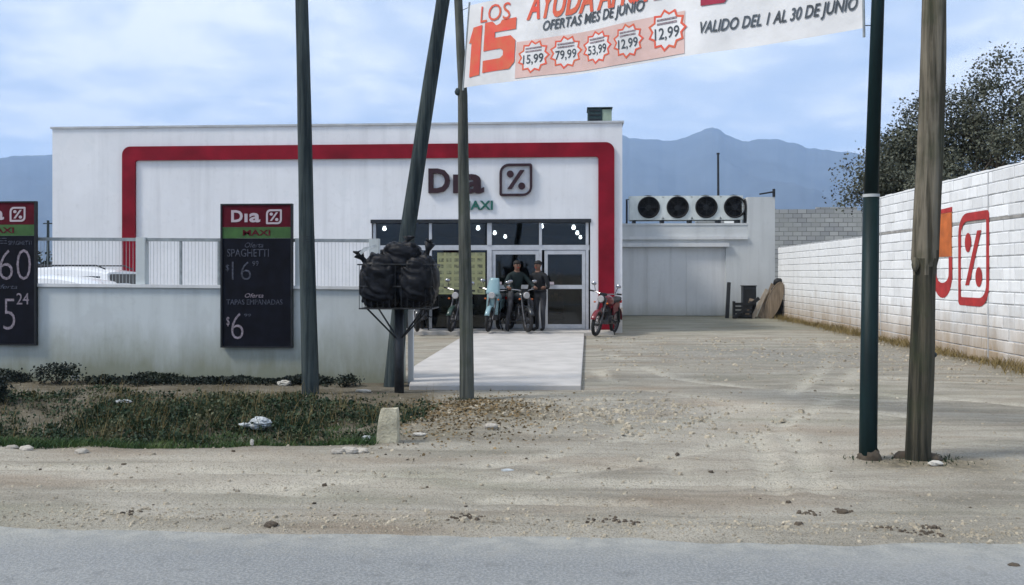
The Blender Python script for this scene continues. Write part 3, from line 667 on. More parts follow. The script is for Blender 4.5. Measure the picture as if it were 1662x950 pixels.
for k, (x, y, lb) in enumerate(((-1.2, 29.5, 'dim shelving unit inside, behind the right-hand door'), (-3.9, 30.5, 'dim shelving unit inside, behind the open door bay'), (-6.6, 29.0, 'dim shelving unit inside, behind the bin basket'))):
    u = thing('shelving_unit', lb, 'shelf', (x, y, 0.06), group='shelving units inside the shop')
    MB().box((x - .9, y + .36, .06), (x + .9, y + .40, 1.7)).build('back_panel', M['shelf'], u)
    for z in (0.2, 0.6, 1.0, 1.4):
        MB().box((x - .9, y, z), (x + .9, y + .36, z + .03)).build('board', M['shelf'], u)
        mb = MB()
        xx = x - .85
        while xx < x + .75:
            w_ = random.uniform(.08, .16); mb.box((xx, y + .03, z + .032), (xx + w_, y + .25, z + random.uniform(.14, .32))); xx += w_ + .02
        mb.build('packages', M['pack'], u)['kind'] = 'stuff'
# window poster
px0, px1 = xY(709, GY), xY(787, GY); z1, z0 = zY(750, 410, GY), zY(750, 478, GY)
mb = MB().box((px0, YG - .012, z0), (px1, YG - .004, z1)); tag(mb.build('window_poster', M['poster'], org=(px0, YG - .008, z0)), 'yellow-green offers poster on the window behind the banner pole', 'poster')

# raised lettering on the facade
sign = thing('shop_sign', 'raised dark maroon lettering and percent logo above the entrance', 'sign', (xY(695, GY), GY, zY(695, 316, GY)))
fs_ = lambda u, v, d: (u, GY - d, v)
def letter(s, pxa, pya, pxb, pyb, mat, parent, name='letter', d0=0.004, d1=0.09, **k):
    v, f, asp = T(s, **k); A = atY(pxa, pyb, GY); B = atY(pxb, pya, GY)
    vv = [(A.x + u * (B.x - A.x), A.z + w_ * (B.z - A.z)) for u, w_ in v]
    mb = MB(); boundary_prism(mb, vv, f, fs_, d0, d1); return mb.build(name, mat, parent)
letter('D', 696, 274, 731, 314, M['sign_maroon'], sign, bold=0.03)
letter('\u0131', 736, 284, 746, 314, M['sign_maroon'], sign, bold=0.03)
letter('a', 750, 283, 786, 315, M['sign_maroon'], sign, bold=0.03)
A = atY(811, 319, GY); B = atY(864, 266, GY)
lo_, li_, marks = logo_shapes(B.x - A.x, B.z - A.z, 0.062)
lf = lambda u, v, d: (A.x + u, GY - d, A.z + v)
MB().ring(lo_, li_, lf, 0.004, 0.09).build('logo_frame', M['sign_maroon'], sign)
for mk in marks: MB().prism(mk, lf, 0.004, 0.09).build('percent_stroke', M['sign_maroon'], sign)
v, f, asp = T('MAXI', bold=0.02)
mx = thing('maxi_sign', 'small green raised MAXI lettering under the logo', 'sign', (xY(745, GY), GY, zY(745, 341, GY)))
Ax, Bx = atY(748, 341, GY), atY(800, 326, GY)
mb = MB(); boundary_prism(mb, [(Ax.x + u * (Bx.x - Ax.x), Ax.z + w_ * (Bx.z - Ax.z)) for u, w_ in v], f, fs_, 0.004, 0.05); mb.build('lettering', M['sign_green'], mx)

# roof units on the shop
ru = thing('roof_unit', 'dark and pale green boxy unit on the shop roof', 'air conditioner', (xY(953, 24.6), 24.6, ZT - .55))
x0, xm, x1 = xY(954, 24.6), xY(977, 24.6), xY(993, 24.6); zt_ = zY(970, 176, 24.6)
MB().box((x0, 24.6, ZT - .55), (xm, 25.3, zt_)).build('dark_cabinet', M['roof_unit_dark'], ru, bevel=.015)
MB().box((xm + .005, 24.62, ZT - .55), (x1, 25.3, zt_ - .02)).build('pale_cabinet', M['roof_unit_pale'], ru, bevel=.015)
MB().box((x0 - .02, 24.58, zt_ + .002), (x1 + .02, 25.32, zt_ + .03)).build('top_cover', M['roof_unit_dark'], ru)
for z in np.linspace(ZT + .15, zt_ - .08, 4): MB().box((x0 + .04, 24.588, z), (xm - .04, 24.598, z + .03)).build('louvre', M['dark_metal'], ru)

# ================================================================== ANNEX with condenser
AY = 33.0
ax0, ax1, ax2 = XR + 0.01, xY(1213, AY), 7.08
zl = zY(1100, 366, AY); zr = zY(1230, 320, AY)
annex = thing('annex_building', 'low grey-white annex set back right of the shop', 'building', (ax0, AY, 0))
dx1 = xY(1178, AY); dz = zY(1100, 401, AY); 
MB().box((dx1, AY, 0), (ax1, AY + 5, zl)).box((ax0, AY, dz), (dx1, AY + 5, zl)).box((ax0, AY + .18, 0), (dx1, AY + 5, dz)).build('wall', M['annex'], annex)
MB().box((ax1 + .001, AY - .01, 0), (ax2, AY + 5, zr)).build('side_wall', M['annex'], annex)
MB().box((ax0, AY - .09, zY(1100, 389, AY)), (ax1 - .002, AY - .001, zY(1100, 384, AY))).build('ledge', M['annex_door'], annex)
MB().box((ax0, AY - .13, dz + .0), (dx1 + .1, AY - .001, dz + .14)).build('door_header', M['annex_door'], annex)
nd = 3
for i in range(nd):
    xa = ax0 + (dx1 - ax0) * i / nd; xb = ax0 + (dx1 - ax0) * (i + 1) / nd
    MB().box((xa + .003, AY + .07, 0.03), (xb - .003, AY + .17, dz - .01)).build('door_panel', M['annex_door'], annex)
MB().box((ax0 - .0, AY - .02, zl), (ax1, AY + 5, zl + .07)).build('roof_edge', M['annex'], annex)
cond = thing('condenser_unit', 'long pale refrigeration condenser with four black fans on annex roof', 'condenser', (ax0 + .1, AY + .3, zl + .07))
cy = AY + 0.05; cx0, cx1 = xY(1022, cy), xY(1206, cy); cz0, cz1 = zY(1110, 357, cy), zY(1110, 318, cy)
fans = [xY(p, cy) for p in (1053, 1100, 1146.5, 1193)]; fz = zY(1110, 336.5, cy); frad = (xY(1070, cy) - xY(1037, cy)) / 2
# front sheet with round openings
mb = MB(); edges_ = [cx0] + [(fans[i] + fans[i + 1]) / 2 for i in range(3)] + [cx1]
for i in range(4):
    xa, xb, c = edges_[i], edges_[i + 1], fans[i]; n = 32
    op = [(c + frad * math.cos(2 * math.pi * k / n), fz + frad * math.sin(2 * math.pi * k / n)) for k in range(n)]
    oq = []
    for k in range(n):
        q = 2 * math.pi * k / n; dx_, dz_ = math.cos(q), math.sin(q)
        tx = ((xb if dx_ > 0 else xa) - c) / dx_ if abs(dx_) > 1e-6 else 1e9; tz = ((cz1 if dz_ > 0 else cz0) - fz) / dz_ if abs(dz_) > 1e-6 else 1e9
        tt = min(tx, tz); oq.append((c + dx_ * tt, fz + dz_ * tt))
    mb.ring(oq, op, lambda u, v, d: (u, cy - d, v), -0.02, 0.0)
mb.build('front_panel', M['unit_white'], cond)
mb = MB().box((cx0, cy + .021, cz1 - .03), (cx1, cy + .9, cz1)).box((cx0, cy + .021, cz0), (cx1, cy + .9, cz0 + .03)).box((cx0, cy + .021, cz0 + .03), (cx0 + .03, cy + .9, cz1 - .03)).box((cx1 - .03, cy + .021, cz0 + .03), (cx1, cy + .9, cz1 - .03)).box((cx0 + .03, cy + .85, cz0 + .03), (cx1 - .03, cy + .9, cz1 - .03))
mb.build('casing', M['unit_white'], cond)
for c in fans:
    fan = MB().torus((c, cy - .01, fz), (0, 1, 0), frad, .035, 32, 8).build('fan', M['fan_black'], cond, smooth=True)
    MB().tube([(c, cy + .30, fz), (c, cy + .31, fz)], frad + .1, 24).build('back_plate', M['fan_black'], fan)
    MB().tube([(c, cy + .02, fz), (c, cy + .14, fz)], .10, 16).build('hub', M['dark_metal'], fan)
    for k in range(5):
        q = 2 * math.pi * k / 5 + c; d = Vector((math.cos(q), 0, math.sin(q))); e = Vector((-math.sin(q), 0, math.cos(q)))
        C_ = Vector((c, cy + .09, fz)); p = [C_ + d * .09 - e * .04 + Vector((0, -.03, 0)), C_ + d * .09 + e * .05 + Vector((0, .03, 0)), C_ + d * (frad - .04) + e * .16 + Vector((0, .05, 0)), C_ + d * (frad - .04) - e * .06 + Vector((0, -.05, 0))]
        MB().raw(p + [q_ + Vector((0, .008, 0)) for q_ in p], [(0, 1, 2, 3), (7, 6, 5, 4), (0, 4, 5, 1), (1, 5, 6, 2), (2, 6, 7, 3), (3, 7, 4, 0)]).build('blade', M['fan_black'], fan)
    g = MB()
    for k in range(1, 5): g.torus((c, cy - .03, fz), (0, 1, 0), frad * k / 5, .006, 24, 5)
    for k in range(4): q = math.pi * k / 4; g.tube([(c + frad * math.cos(q), cy - .03, fz + frad * math.sin(q)), (c - frad * math.cos(q), cy - .03, fz - frad * math.sin(q))], .006, 5)
    g.build('guard', M['dark_metal'], fan)
for p in (1030, 1076, 1121, 1168, 1200):
    x = xY(p, cy); MB().box((x - .05, cy + .05, zl + .071), (x + .05, cy + .8, cz0 - .001)).build('foot', M['dark_metal'], cond)
for p in (1018, 1212):
    x = xY(p, cy)
    MB().tube([(x, cy + .3, zl + .07), (x, cy + .3, cz1 - .1), (x + (.2 if p < 1100 else -.2), cy + .3, cz1 - .1)], .035, 8).build('pipe', M['dark_metal'], cond)
# thin pipe and bracket behind
pb = atY(1166, 320, 35.5); pt = atY(1165.5, 251, 35.5)
tag(MB().tube([(pb.x, 35.5, zl), (pt.x, 35.5, pt.z)], [.05, .04], 8).tube([(pt.x, 35.5, pt.z), (pt.x, 35.5, pt.z + .06)], .06, 8).build('vent_pipe', M['dark_metal'], org=(pb.x, 35.5, zl)), 'thin dark vent pipe rising behind the condenser', 'pipe')
x = xY(1256, AY); tag(MB().tube([(x, AY, zr), (x, AY, zr + .28)], .05, 8).tube([(x, AY, zr + .18), (x - .5, AY, zr + .1)], .03, 6).build('wall_bracket', M['dark_metal'], org=(x, AY, zr)), 'small dark bracket on the annex corner', 'bracket')
# grey unpainted block wall at the very back
m, t, b = new_mat('grey_block_wall'); v = vec(t, 'World')
mp = N(t, 'ShaderNodeMapping'); mp.inputs['Rotation'].default_value = (R(-90), 0, 0); t.links.new(v, mp.inputs[0])
br = N(t, 'ShaderNodeTexBrick', Scale=1.0); br.inputs['Brick Width'].default_value = .4; br.inputs['Row Height'].default_value = .2; br.inputs['Mortar Size'].default_value = .014
br.inputs['Color1'].default_value = (.27, .28, .28, 1); br.inputs['Color2'].default_value = (.40, .405, .39, 1); br.inputs['Mortar'].default_value = (.13, .13, .13, 1); t.links.new(mp.outputs[0], br.inputs['Vector'])
fn_ = noise(t, v, 1.1, 5.0); cc = mixc(t, math_n(t, 'MULTIPLY', ramp(t, fn_, [(.45, (0, 0, 0)), (.65, (1, 1, 1))]), .6), br.outputs[0], (.30, .31, .29))
t.links.new(cc, b.inputs['Base Color']); b.inputs['Roughness'].default_value = .95; add_bump(t, b, br.outputs['Fac'], -.5, .02); M['grey_block'] = m
BY = 42.0
bw = MB(); zA, zB = zY(1262, 338, BY), zY(1400, 347, BY); xA, xB = 5.5, xY(1400, BY) + 14
steps = 12
for i in range(steps):
    x0 = xA + (xB - xA) * i / steps; x1 = xA + (xB - xA) * (i + 1) / steps; bw.box((x0, BY, -.1), (x1, BY + .2, zA + (zB - zA) * i / 9 + (.0 if i % 3 else .12)))
tag(bw.build('back_wall', M['grey_block'], org=(xA, BY, 0)), 'unpainted grey block wall far behind the annex', 'wall')

# ================================================================== RIGHT BOUNDARY WALL, white painted blocks
WX = 7.1; Y0w, Ys, Y1w = 9.6, 22.0, 32.6
bwall = thing('boundary_wall', 'long white painted block wall along the right side of the lot', 'wall', (WX, Y0w, 0))
CH, CL, JT = 0.2, 0.4, 0.014
nh, nl_ = 16, 12
zcap = nh * CH + 0.07
MB().box((WX + .012, Y0w, -.3), (WX + .17, Ys, nh * CH + .068)).box((WX + .012, Ys, -.3), (WX + .17, Y1w, nl_ * CH + .03)).build('mortar_core', M['mortar'], bwall)
def block_mesh(L, H, seed):
    rs = random.Random(seed); bv = .012
    mb = MB(); x0, x1 = 0.0, .14
    def j(): return rs.uniform(-.003, .003)
    fr_ = [(x0 + j(), bv, bv), (x0 + j(), L - bv, bv), (x0 + j(), L - bv, H - bv), (x0 + j(), bv, H - bv)]
    mid = [(x0 + .01, 0, 0), (x0 + .01, L, 0), (x0 + .01, L, H), (x0 + .01, 0, H)]
    bk = [(x1, y, z) for _, y, z in mid]
    return mb.raw(fr_ + mid + bk, [(0, 3, 2, 1)] + [(i, (i + 1) % 4, 4 + (i + 1) % 4, 4 + i) for i in range(4)] + [(4 + i, 4 + (i + 1) % 4, 8 + (i + 1) % 4, 8 + i) for i in range(4)])
bm_full = [block_mesh(CL - JT, CH - JT, k).mesh('block') for k in range(5)]; bm_half = block_mesh(CL / 2 - JT, CH - JT, 9).mesh('half_block')
for mm in bm_full + [bm_half]: mm.materials.append(M['block'])
cells = []
for r_ in range(nh):
    z = r_ * CH + .004 + (.05 if r_ >= nl_ else 0)
    y = Y0w + (0 if r_ % 2 == 0 else -CL / 2); yend = Ys if r_ >= nl_ else Y1w
    while y < yend - .1:
        ya_, L = y, CL
        if ya_ < Y0w: ya_, L = Y0w, CL / 2
        if ya_ + L > yend + .01: L = CL / 2
        cells.append((ya_, z, L)); y += CL
vis = sorted([c for c in cells if c[0] > 13.9], key=lambda c: c[0])[:300]; vset = set(vis)
for (ya_, z, L) in vis:
    o = link('block', bm_full[random.randrange(5)] if L > .3 else bm_half, bwall); o.location = (-.0 + random.uniform(-.005, .006), ya_ + JT / 2 - Y0w, z)
rest = MB()
for (ya_, z, L) in cells:
    if (ya_, z, L) in vset: continue
    q = block_mesh(L - JT, CH - JT, int(ya_ * 10 + z * 99)); dx = random.uniform(-.003, .004)
    rest.raw([(WX + a + dx, ya_ + JT / 2 + b_, z + c) for a, b_, c in q.v], q.f)
ro_ = rest.build('block_rest', M['block'], bwall); ro_['kind'] = 'stuff'
mb = MB().box((WX + .004, Y0w, nl_ * CH + .006), (WX + .15, Ys, nl_ * CH + .05)); mb.build('bond_beam', M['raw_mortar'], bwall)
mb = MB()
for i in range(31): 
    y = Y0w + .4 * i; mb.box((WX + .005, y, nh * CH + .055), (WX + .165, y + .39, nh * CH + .085 + random.uniform(-.008, .012)))
mb.build('coping', M['block'], bwall)
for yy in (Ys - .14, 16.32 + .0, 14.9):
    MB().box((WX - .006, yy, 0), (WX + .16, yy + .03, nh * CH + .05)).build('expansion_joint', M['mortar'], bwall)
# painted emblem and letter on the wall (paint film 4 mm over the blocks)
pf_ = lambda u, v, d: (WX - .006 - d, u, v)
La, Lb = atX(1556, 498, WX), atX(1606, 345, WX)
Wd, Hd = La.y - Lb.y, 2.60 - 0.93
A0 = (La.y, 0.93)
em = thing('painted_emblem', 'red painted percent emblem in a rounded frame on the white wall', 'wall painting', (WX - .006, La.y, 0.93))
lo_, li_, marks = logo_shapes(Wd, Hd, .15)
li_ = [(0.11 + (u - .15) * (Wd - .22) / (Wd - .3), v) for u, v in li_]
pe = lambda u, v, d: (WX - .006 - d, La.y - u, 0.93 + v)
MB().ring(lo_, li_, pe, 0, .003).build('frame_stroke', M['red_paint'], em)
for mk in marks: MB().prism(mk, pe, 0, .003).build('percent_stroke', M['red_paint'], em)
Pa, Pb = atX(1508, 445, WX), atX(1546, 445, WX)
lt = thing('painted_letter', 'orange and red painted letter on the wall, half hidden by the thick pole', 'wall painting', (WX - .006, Pa.y, 1.05))
pl = lambda u, v, d: (WX - .006 - d, Pa.y - u, v); wl = Pa.y - Pb.y; gx = wl * .45
MB().prism([(gx * .6, 1.83), (wl - .02, 1.83), (wl - .02, 2.66), (gx * .6, 2.66)], pl, 0, .003).build('orange_stroke', M['orange_paint'], lt)
MB().prism([(gx * .6, 2.665), (wl, 2.665), (wl, 2.76), (gx * .6, 2.74)], pl, 0, .003).build('red_stroke', M['red_paint'], lt)
cx_ = wl * .60; oo = [(cx_ + (wl - cx_) * math.cos(R(180 + 15 * i)), 1.46 + .42 * math.sin(R(180 + 15 * i))) for i in range(13)]; ii = [(cx_ + (wl - cx_ - .16) * math.cos(R(180 + 15 * i)), 1.50 + .17 * math.sin(R(180 + 15 * i))) for i in range(13)]
oo = [(oo[0][0], 1.82)] + oo + [(oo[-1][0], 1.82)]; ii = [(ii[0][0], 1.82)] + ii + [(ii[-1][0], 1.82)]
mb = MB(); n_ = len(oo); mb.raw([pl(u, v, .003) for u, v in oo] + [pl(u, v, .003) for u, v in ii] + [pl(u, v, 0) for u, v in oo] + [pl(u, v, 0) for u, v in ii], [f for i in range(n_ - 1) for f in ((i, i + 1, n_ + i + 1, n_ + i), (2 * n_ + i, 2 * n_ + i + 1, i + 1, i))]); mb.build('red_curve', M['red_paint'], lt)

# ================================================================== FRONT WALL, railing
FY = 12.6; xe = xY(655, FY); xw0 = -22.0
fw = thing('front_wall', 'low grey rendered wall with railing in front of the parked cars', 'wall', (xw0, FY, 0))
ztop = lambda x: 1.285 - 0.0075 * (x - xY(590, FY)) * 1.0
mb = MB(); segs = 24
for i in range(segs):
    x0 = xw0 + (xe - xw0) * i / segs; x1 = xw0 + (xe - xw0) * (i + 1) / segs
    mb.raw([(x0, FY, -.4), (x1, FY, -.4), (x1, FY + .16, -.4), (x0, FY + .16, -.4), (x0, FY, ztop(x0)), (x1, FY, ztop(x1)), (x1, FY + .16, ztop(x1)), (x0, FY + .16, ztop(x0))], [(4, 5, 6, 7), (0, 1, 5, 4), (2, 3, 7, 6)] + ([(1, 2, 6, 5)] if i == segs - 1 else []) + ([(3, 0, 4, 7)] if i == 0 else []))
mb.build('wall', M['front_wall'], fw)
def slope_bar(x0, x1, za, zb_, y0, y1, mat, name, parent):
    return MB().raw([(x0, y0, za(x0)), (x1, y0, za(x1)), (x1, y1, za(x1)), (x0, y1, za(x0)), (x0, y0, zb_(x0)), (x1, y0, zb_(x1)), (x1, y1, zb_(x1)), (x0, y1, zb_(x0))], [(0, 3, 2, 1), (4, 5, 6, 7), (0, 1, 5, 4), (1, 2, 6, 5), (2, 3, 7, 6), (3, 0, 4, 7)]).build(name, mat, parent)
slope_bar(xw0, xe + .03, lambda x: ztop(x) + .002, lambda x: ztop(x) + .045, FY - .035, FY + .195, M['annex_door'], 'coping', fw)
zrail = lambda x: ztop(x) + .655
slope_bar(xw0, xY(612, FY), lambda x: zrail(x), lambda x: zrail(x) + .045, FY + .05, FY + .10, M['rail'], 'top_rail', fw)
for p in (-200, 227, 486, 606):
    x = xY(p, FY); MB().box((x - .065, FY + .01, ztop(x) + .046), (x + .065, FY + .14, zrail(x) + .05)).build('post', M['front_wall'], fw)
for p in (290, 352):
    x = xY(p, FY); MB().box((x - .015, FY + .055, ztop(x) + .046), (x + .015, FY + .09, zrail(x))).build('thin_post', M['rail'], fw)
barm = MB().box((-.002, -.002, 0), (.002, .002, .62)).mesh('railing_bar'); barm.materials.append(M['pale_wire'])
x = -9.2; k = 0
while x < xY(604, FY):
    o = link('railing_bar', barm, fw); o.location = (x - xw0, .075, ztop(x) + .04); k += 1; x += 0.05
# white gate post at the wall's end
gpst = gp(664, 627); gx_ = gpst.x
tag(MB().box((gx_ - .035, FY - .25, -.2), (gx_ + .035, FY - .18, zY(664, 505, FY - .2))).box((gx_ - .045, FY - .26, zY(664, 505, FY - .2)), (gx_ + .045, FY - .17, zY(664, 505, FY - .2) + .03)).build('gate_post', M['annex_door'], org=(gx_, FY - .2, 0)), 'slim pale gate post at the end of the low wall', 'post')

# price boards hung on the front wall
BYY = FY - .06
def board(pxa, pxb, pya, pyb, label, fill):
    A = atY(pxa, pyb, BYY); B = atY(pxb, pya, BYY); W_, H_ = B.x - A.x, B.z - A.z
    o = thing('price_board', label, 'price board', (A.x, BYY, A.z), group='price boards on the low wall')
    MB().box((A.x, BYY, A.z), (B.x, BYY + .035, B.z - H_ * .235)).build('chalk_panel', M['board_black'], o)
    MB().box((A.x, BYY, B.z - H_ * .155), (B.x, BYY + .035, B.z)).build('header', M['board_red'], o)
    MB().box((A.x, BYY, B.z - H_ * .234), (B.x, BYY + .035, B.z - H_ * .156)).build('green_strip', M['board_green'], o)
    fm = MB()
    for lo, hi in (((A.x - .025, BYY - .012, A.z - .02), (A.x, BYY + .045, B.z + .02)), ((B.x, BYY - .012, A.z - .02), (B.x + .025, BYY + .045, B.z + .02)), ((A.x, BYY - .012, B.z), (B.x, BYY + .045, B.z + .02)), ((A.x, BYY - .012, A.z - .02), (B.x, BYY + .045, A.z))): fm.box(lo, hi)
    fm.build('frame', M['black_plastic'], o)
    def put(s, u0, v0, u1, v1, mat, name='lettering', **k):     # u from left, v from top, as fractions of the board
        v, f, asp = T(s, **k)
        vv = [(A.x + W_ * (u0 + a * (u1 - u0)), B.z - H_ * (v1 - c * (v1 - v0))) for a, c in v]
        mb = MB(); boundary_prism(mb, vv, f, lambda a, c, d: (a, BYY - d, c), -.001, .004); return mb.build(name, mat, o)
    put('D', .13, .035, .30, .12, M['white_print'], bold=.03); put('\u0131', .325, .06, .37, .12, M['white_print'], bold=.03); put('a', .395, .055, .555, .122, M['white_print'], bold=.03)
    w_ = .23 * W_; h_ = .105 * H_; lo2, li2, mk2 = logo_shapes(w_, h_, .026); f2_ = lambda u, v, d: (A.x + W_ * .64 + u, BYY - d, B.z - H_ * .03 - h_ + v)
    MB().ring(lo2, li2, f2_, -.001, .004).build('logo_frame', M['white_print'], o)
    for mk in mk2: MB().prism(mk, f2_, -.001, .004).build('percent_stroke', M['white_print'], o)
    put('MAXI', .30, .175, .70, .215, M['board_red'], bold=.02)
    fill(put)
def fill_right(put):
    put('Oferta', .33, .265, .60, .30, M['chalk_dim'], shear=.3); put('SPAGHETTI', .07, .31, .68, .365, M['chalk_dim'])
    put('$', .05, .42, .10, .47, M['chalk_dim']); put('16', .14, .40, .42, .53, M['chalk_dim'], bold=-.018); put('99', .44, .395, .53, .43, M['chalk_dim'])
    put('Oferta', .33, .625, .60, .655, M['chalk'], shear=.3); put('TAPAS EMPANADAS', .06, .668, .88, .705, M['chalk_dim'])
    put('$', .06, .79, .105, .86, M['chalk']); put('6', .13, .765, .31, .95, M['chalk'], bold=-.018); put('99', .32, .77, .42, .79, M['chalk_dim'])
def fill_left(put):
    put('E', .45, .25, .60, .29, M['chalk_dim']); put('SPAGHETTI', .62, .27, .96, .30, M['chalk_dim']); put('260', .22, .33, .95, .55, M['chalk'], bold=-.018); put('Oferta', .40, .58, .75, .61, M['chalk_dim'], shear=.3)
    put('15', .38, .68, .72, .90, M['chalk'], bold=-.018); put('24', .74, .64, .92, .72, M['chalk']); put('$', .28, .76, .35, .86, M['chalk'])
board(361, 472, 333, 562, 'tall black price board with maroon header, right of the railing post', fill_right)
board(-55, 56, 329, 558, 'tall black price board at the left edge, reading 260', fill_left)

# ================================================================== POLES
def pole(name, label, cat, pts, mat, seed, n=16, wob=.012, rings=60, parent_parts=True):
    """pts: list of (Vector, radius); an irregular round timber"""
    base = pts[0][0]; o = thing(name, label, cat, base)
    P = []; Rr = []; tot = [(p - base).length for p, _ in pts]
    mb = MB(); k0 = 0; rs = random.Random(seed)
    for i in range(rings + 1):
        s = tot[-1] * i / rings
        p = Vector([np.interp(s, tot, [q[0][a] for q in pts]) for a in range(3)]); r = float(np.interp(s, tot, [q[1] for q in pts]))
        jj = np.arange(n); q = 2 * np.pi * jj / n
        g = 1 + (fbm(np.cos(q) * 1.2 + 5 + seed, s * .8 + np.sin(q) * 1.2, seed, 3) - .5) * wob / r * 2.2 + (vn(jj * 1.3, s * .12 + 0 * q, seed + 3) - .5) * .10
        mb.v += [tuple(x) for x in np.stack([p.x + np.cos(q) * r * g, p.y + np.sin(q) * r * g, p.z + 0 * q], -1).tolist()]
    for i in range(rings):
        for j in range(n): mb.f.append((i * n + j, i * n + (j + 1) % n, (i + 1) * n + (j + 1) % n, (i + 1) * n + j))
    mb.f.append(tuple(range(rings * n, rings * n + n)))
    mb.build('shaft', mat, o, smooth=True); return o
def along(px0, py0, px1, py1, Y, zt, y_at_top=None):
    a = atY(px0, py0, Y); b_ = atY(px1, py1, Y); d = (b_ - a) / (b_.z - a.z)
    return a, a + d * (zt - a.z)
# left straight pole
g0 = gp(505, 641); Yp = g0.y; a, bt = along(505, 641, 490, 0, Yp, 7.5); a.z = -.3
po = pole('utility_pole', 'dark straight timber pole standing right of the price board', 'pole', [(a, .105), (a.lerp(bt, .3), .094), (bt, .066)], M['pole_dark'], 1, wob=.006)
for z in (1.9, 1.93, 1.96):
    p = a.lerp(bt, (z - a.z) / (bt.z - a.z)); MB().torus(p, (0, 0, 1), .092, .005, 20, 6).build('wire_band', M['dark_metal'], po, smooth=True)
# leaning pole behind the bins
Yl = 12.25; b0 = atY(634, 632, Yl); pm_ = atY(662, 372, Yl); pt_ = atY(719, 0, Yl); d = (pt_ - pm_) / (pt_.z - pm_.z); tp = pm_ + d * (8.0 - pm_.z); b0.z = -.3
pole('leaning_pole', 'dark timber pole leaning to the right behind the garbage bags', 'pole', [(b0, .125), (pm_, .105), (pt_, .092), (tp, .075)], M['pole_dark'], 4, wob=.008)
# banner pole
g3 = gp(757, 652); Y3 = g3.y; a3_ = atY(758, 652, Y3); m3 = atY(751, 150, Y3); t3 = atY(744, 0, Y3); d = (t3 - m3) / (t3.z - m3.z); e3 = m3 + d * (6.6 - m3.z); a3_.z = -.3
l1 = atY(757, 540, Y3)
po3 = pole('banner_pole', 'weathered timber pole holding the left end of the banner', 'pole', [(a3_, .088), (l1, .080), (atY(752, 250, Y3), .062), (m3, .060), (m3 + Vector((0, 0, .02)), .054), (e3, .045)], M['pole_grey'], 9, wob=.007)
MB().blob(m3 + Vector((-.055, -.03, .0)), (.035, .035, .045), 3, .2, 10, 8).build('knot', M['pole_dark'], po3, smooth=True)
# green metal pole
g4 = gp(1408, 745); Y4 = g4.y; a4 = atY(1408, 745, Y4); j4 = atY(1414, 318, Y4); t4 = atY(1425, 0, Y4); d = (t4 - j4) / (t4.z - j4.z); e4 = j4 + d * (6.5 - j4.z); a4.z = -.3
gpole = thing('green_pole', 'dark green round metal pole holding the right end of the banner', 'pole', a4)
MB().tube([a4, a4.lerp(j4, .25), j4], [.072, .070, .064], 24).build('lower_tube', M['green_pole'], gpole, smooth=True)
MB().tube([j4 + Vector((0, 0, .001)), t4, e4], [.056, .050, .047], 24).build('upper_tube', M['green_pole'], gpole, smooth=True)
MB().tube([j4 - Vector((0, 0, .012)), j4 + Vector((0, 0, .012))], .0665, 24).build('joint_ring', M['pole_ring'], gpole)
MB().blob((a4.x + .015, a4.y, .0), (.095, .09, .10), 5, .25, 16, 10, 3.0).build('soil_collar', M['clod'], gpole, smooth=True)
# thick barked pole
g5 = gp(1488, 747); Y5 = g5.y; a5 = atY(1489, 747, Y5); k5 = atY(1500, 430, Y5); t5 = atY(1516, 0, Y5); d = (t5 - k5) / (t5.z - k5.z); e5 = k5 + d * (7.0 - k5.z); a5.z = -.3
po5 = pole('barked_pole', 'thick brown barked timber pole in front of the white wall', 'pole', [(a5, .112), (atY(1489, 735, Y5), .102), (atY(1495, 600, Y5), .100), (k5 - Vector((0, 0, .03)), .088), (k5 + Vector((0, 0, .02)), .108), (atY(1508, 250, Y5), .102), (t5, .095), (e5, .08)], M['pole_bark'], 14, 20, wob=.012, rings=110)
sh5 = [c for c in po5.children][0] if po5.children else bpy.data.objects['shaft.003']
sh5.data.materials.append(M['pole_peeled'])
for p_ in sh5.data.polygons:
    if p_.center.z + a5.z < k5.z + .30 * (float(vn(math.atan2(p_.center.y, p_.center.x) * 2.5, 1.0, 5)) - .5) + .06 * random.random(): p_.material_index = 1
MB().blob(k5 + Vector((-.085, -.05, .0)), (.03, .03, .06), 3, .3, 10, 8).build('knot', M['pole_bark'], po5, smooth=True)
MB().blob(atY(1512, 575, Y5) + Vector((.0, -.02, 0)), (.035, .03, .025), 8, .3, 8, 6).build('knot', M['pole_dark'], po5, smooth=True)
mb = MB()
for k in range(7):
    q = random.uniform(0, 6.28); mb.blob((a5.x + .12 * math.cos(q), a5.y + .10 * math.sin(q), .0), (.07, .06, .06), k, .3, 8, 6)
mb.build('soil_collar', M['clod'], po5, smooth=True)
# white scrap at its foot
tag(MB().blob((a5.x + .06, a5.y - .22, .02), (.055, .04, .022), 7, .3, 10, 6).build('pale_stone', M['paper'], org=(a5.x, a5.y - .22, 0)), 'small pale stone at the foot of the thick barked pole', 'stone')

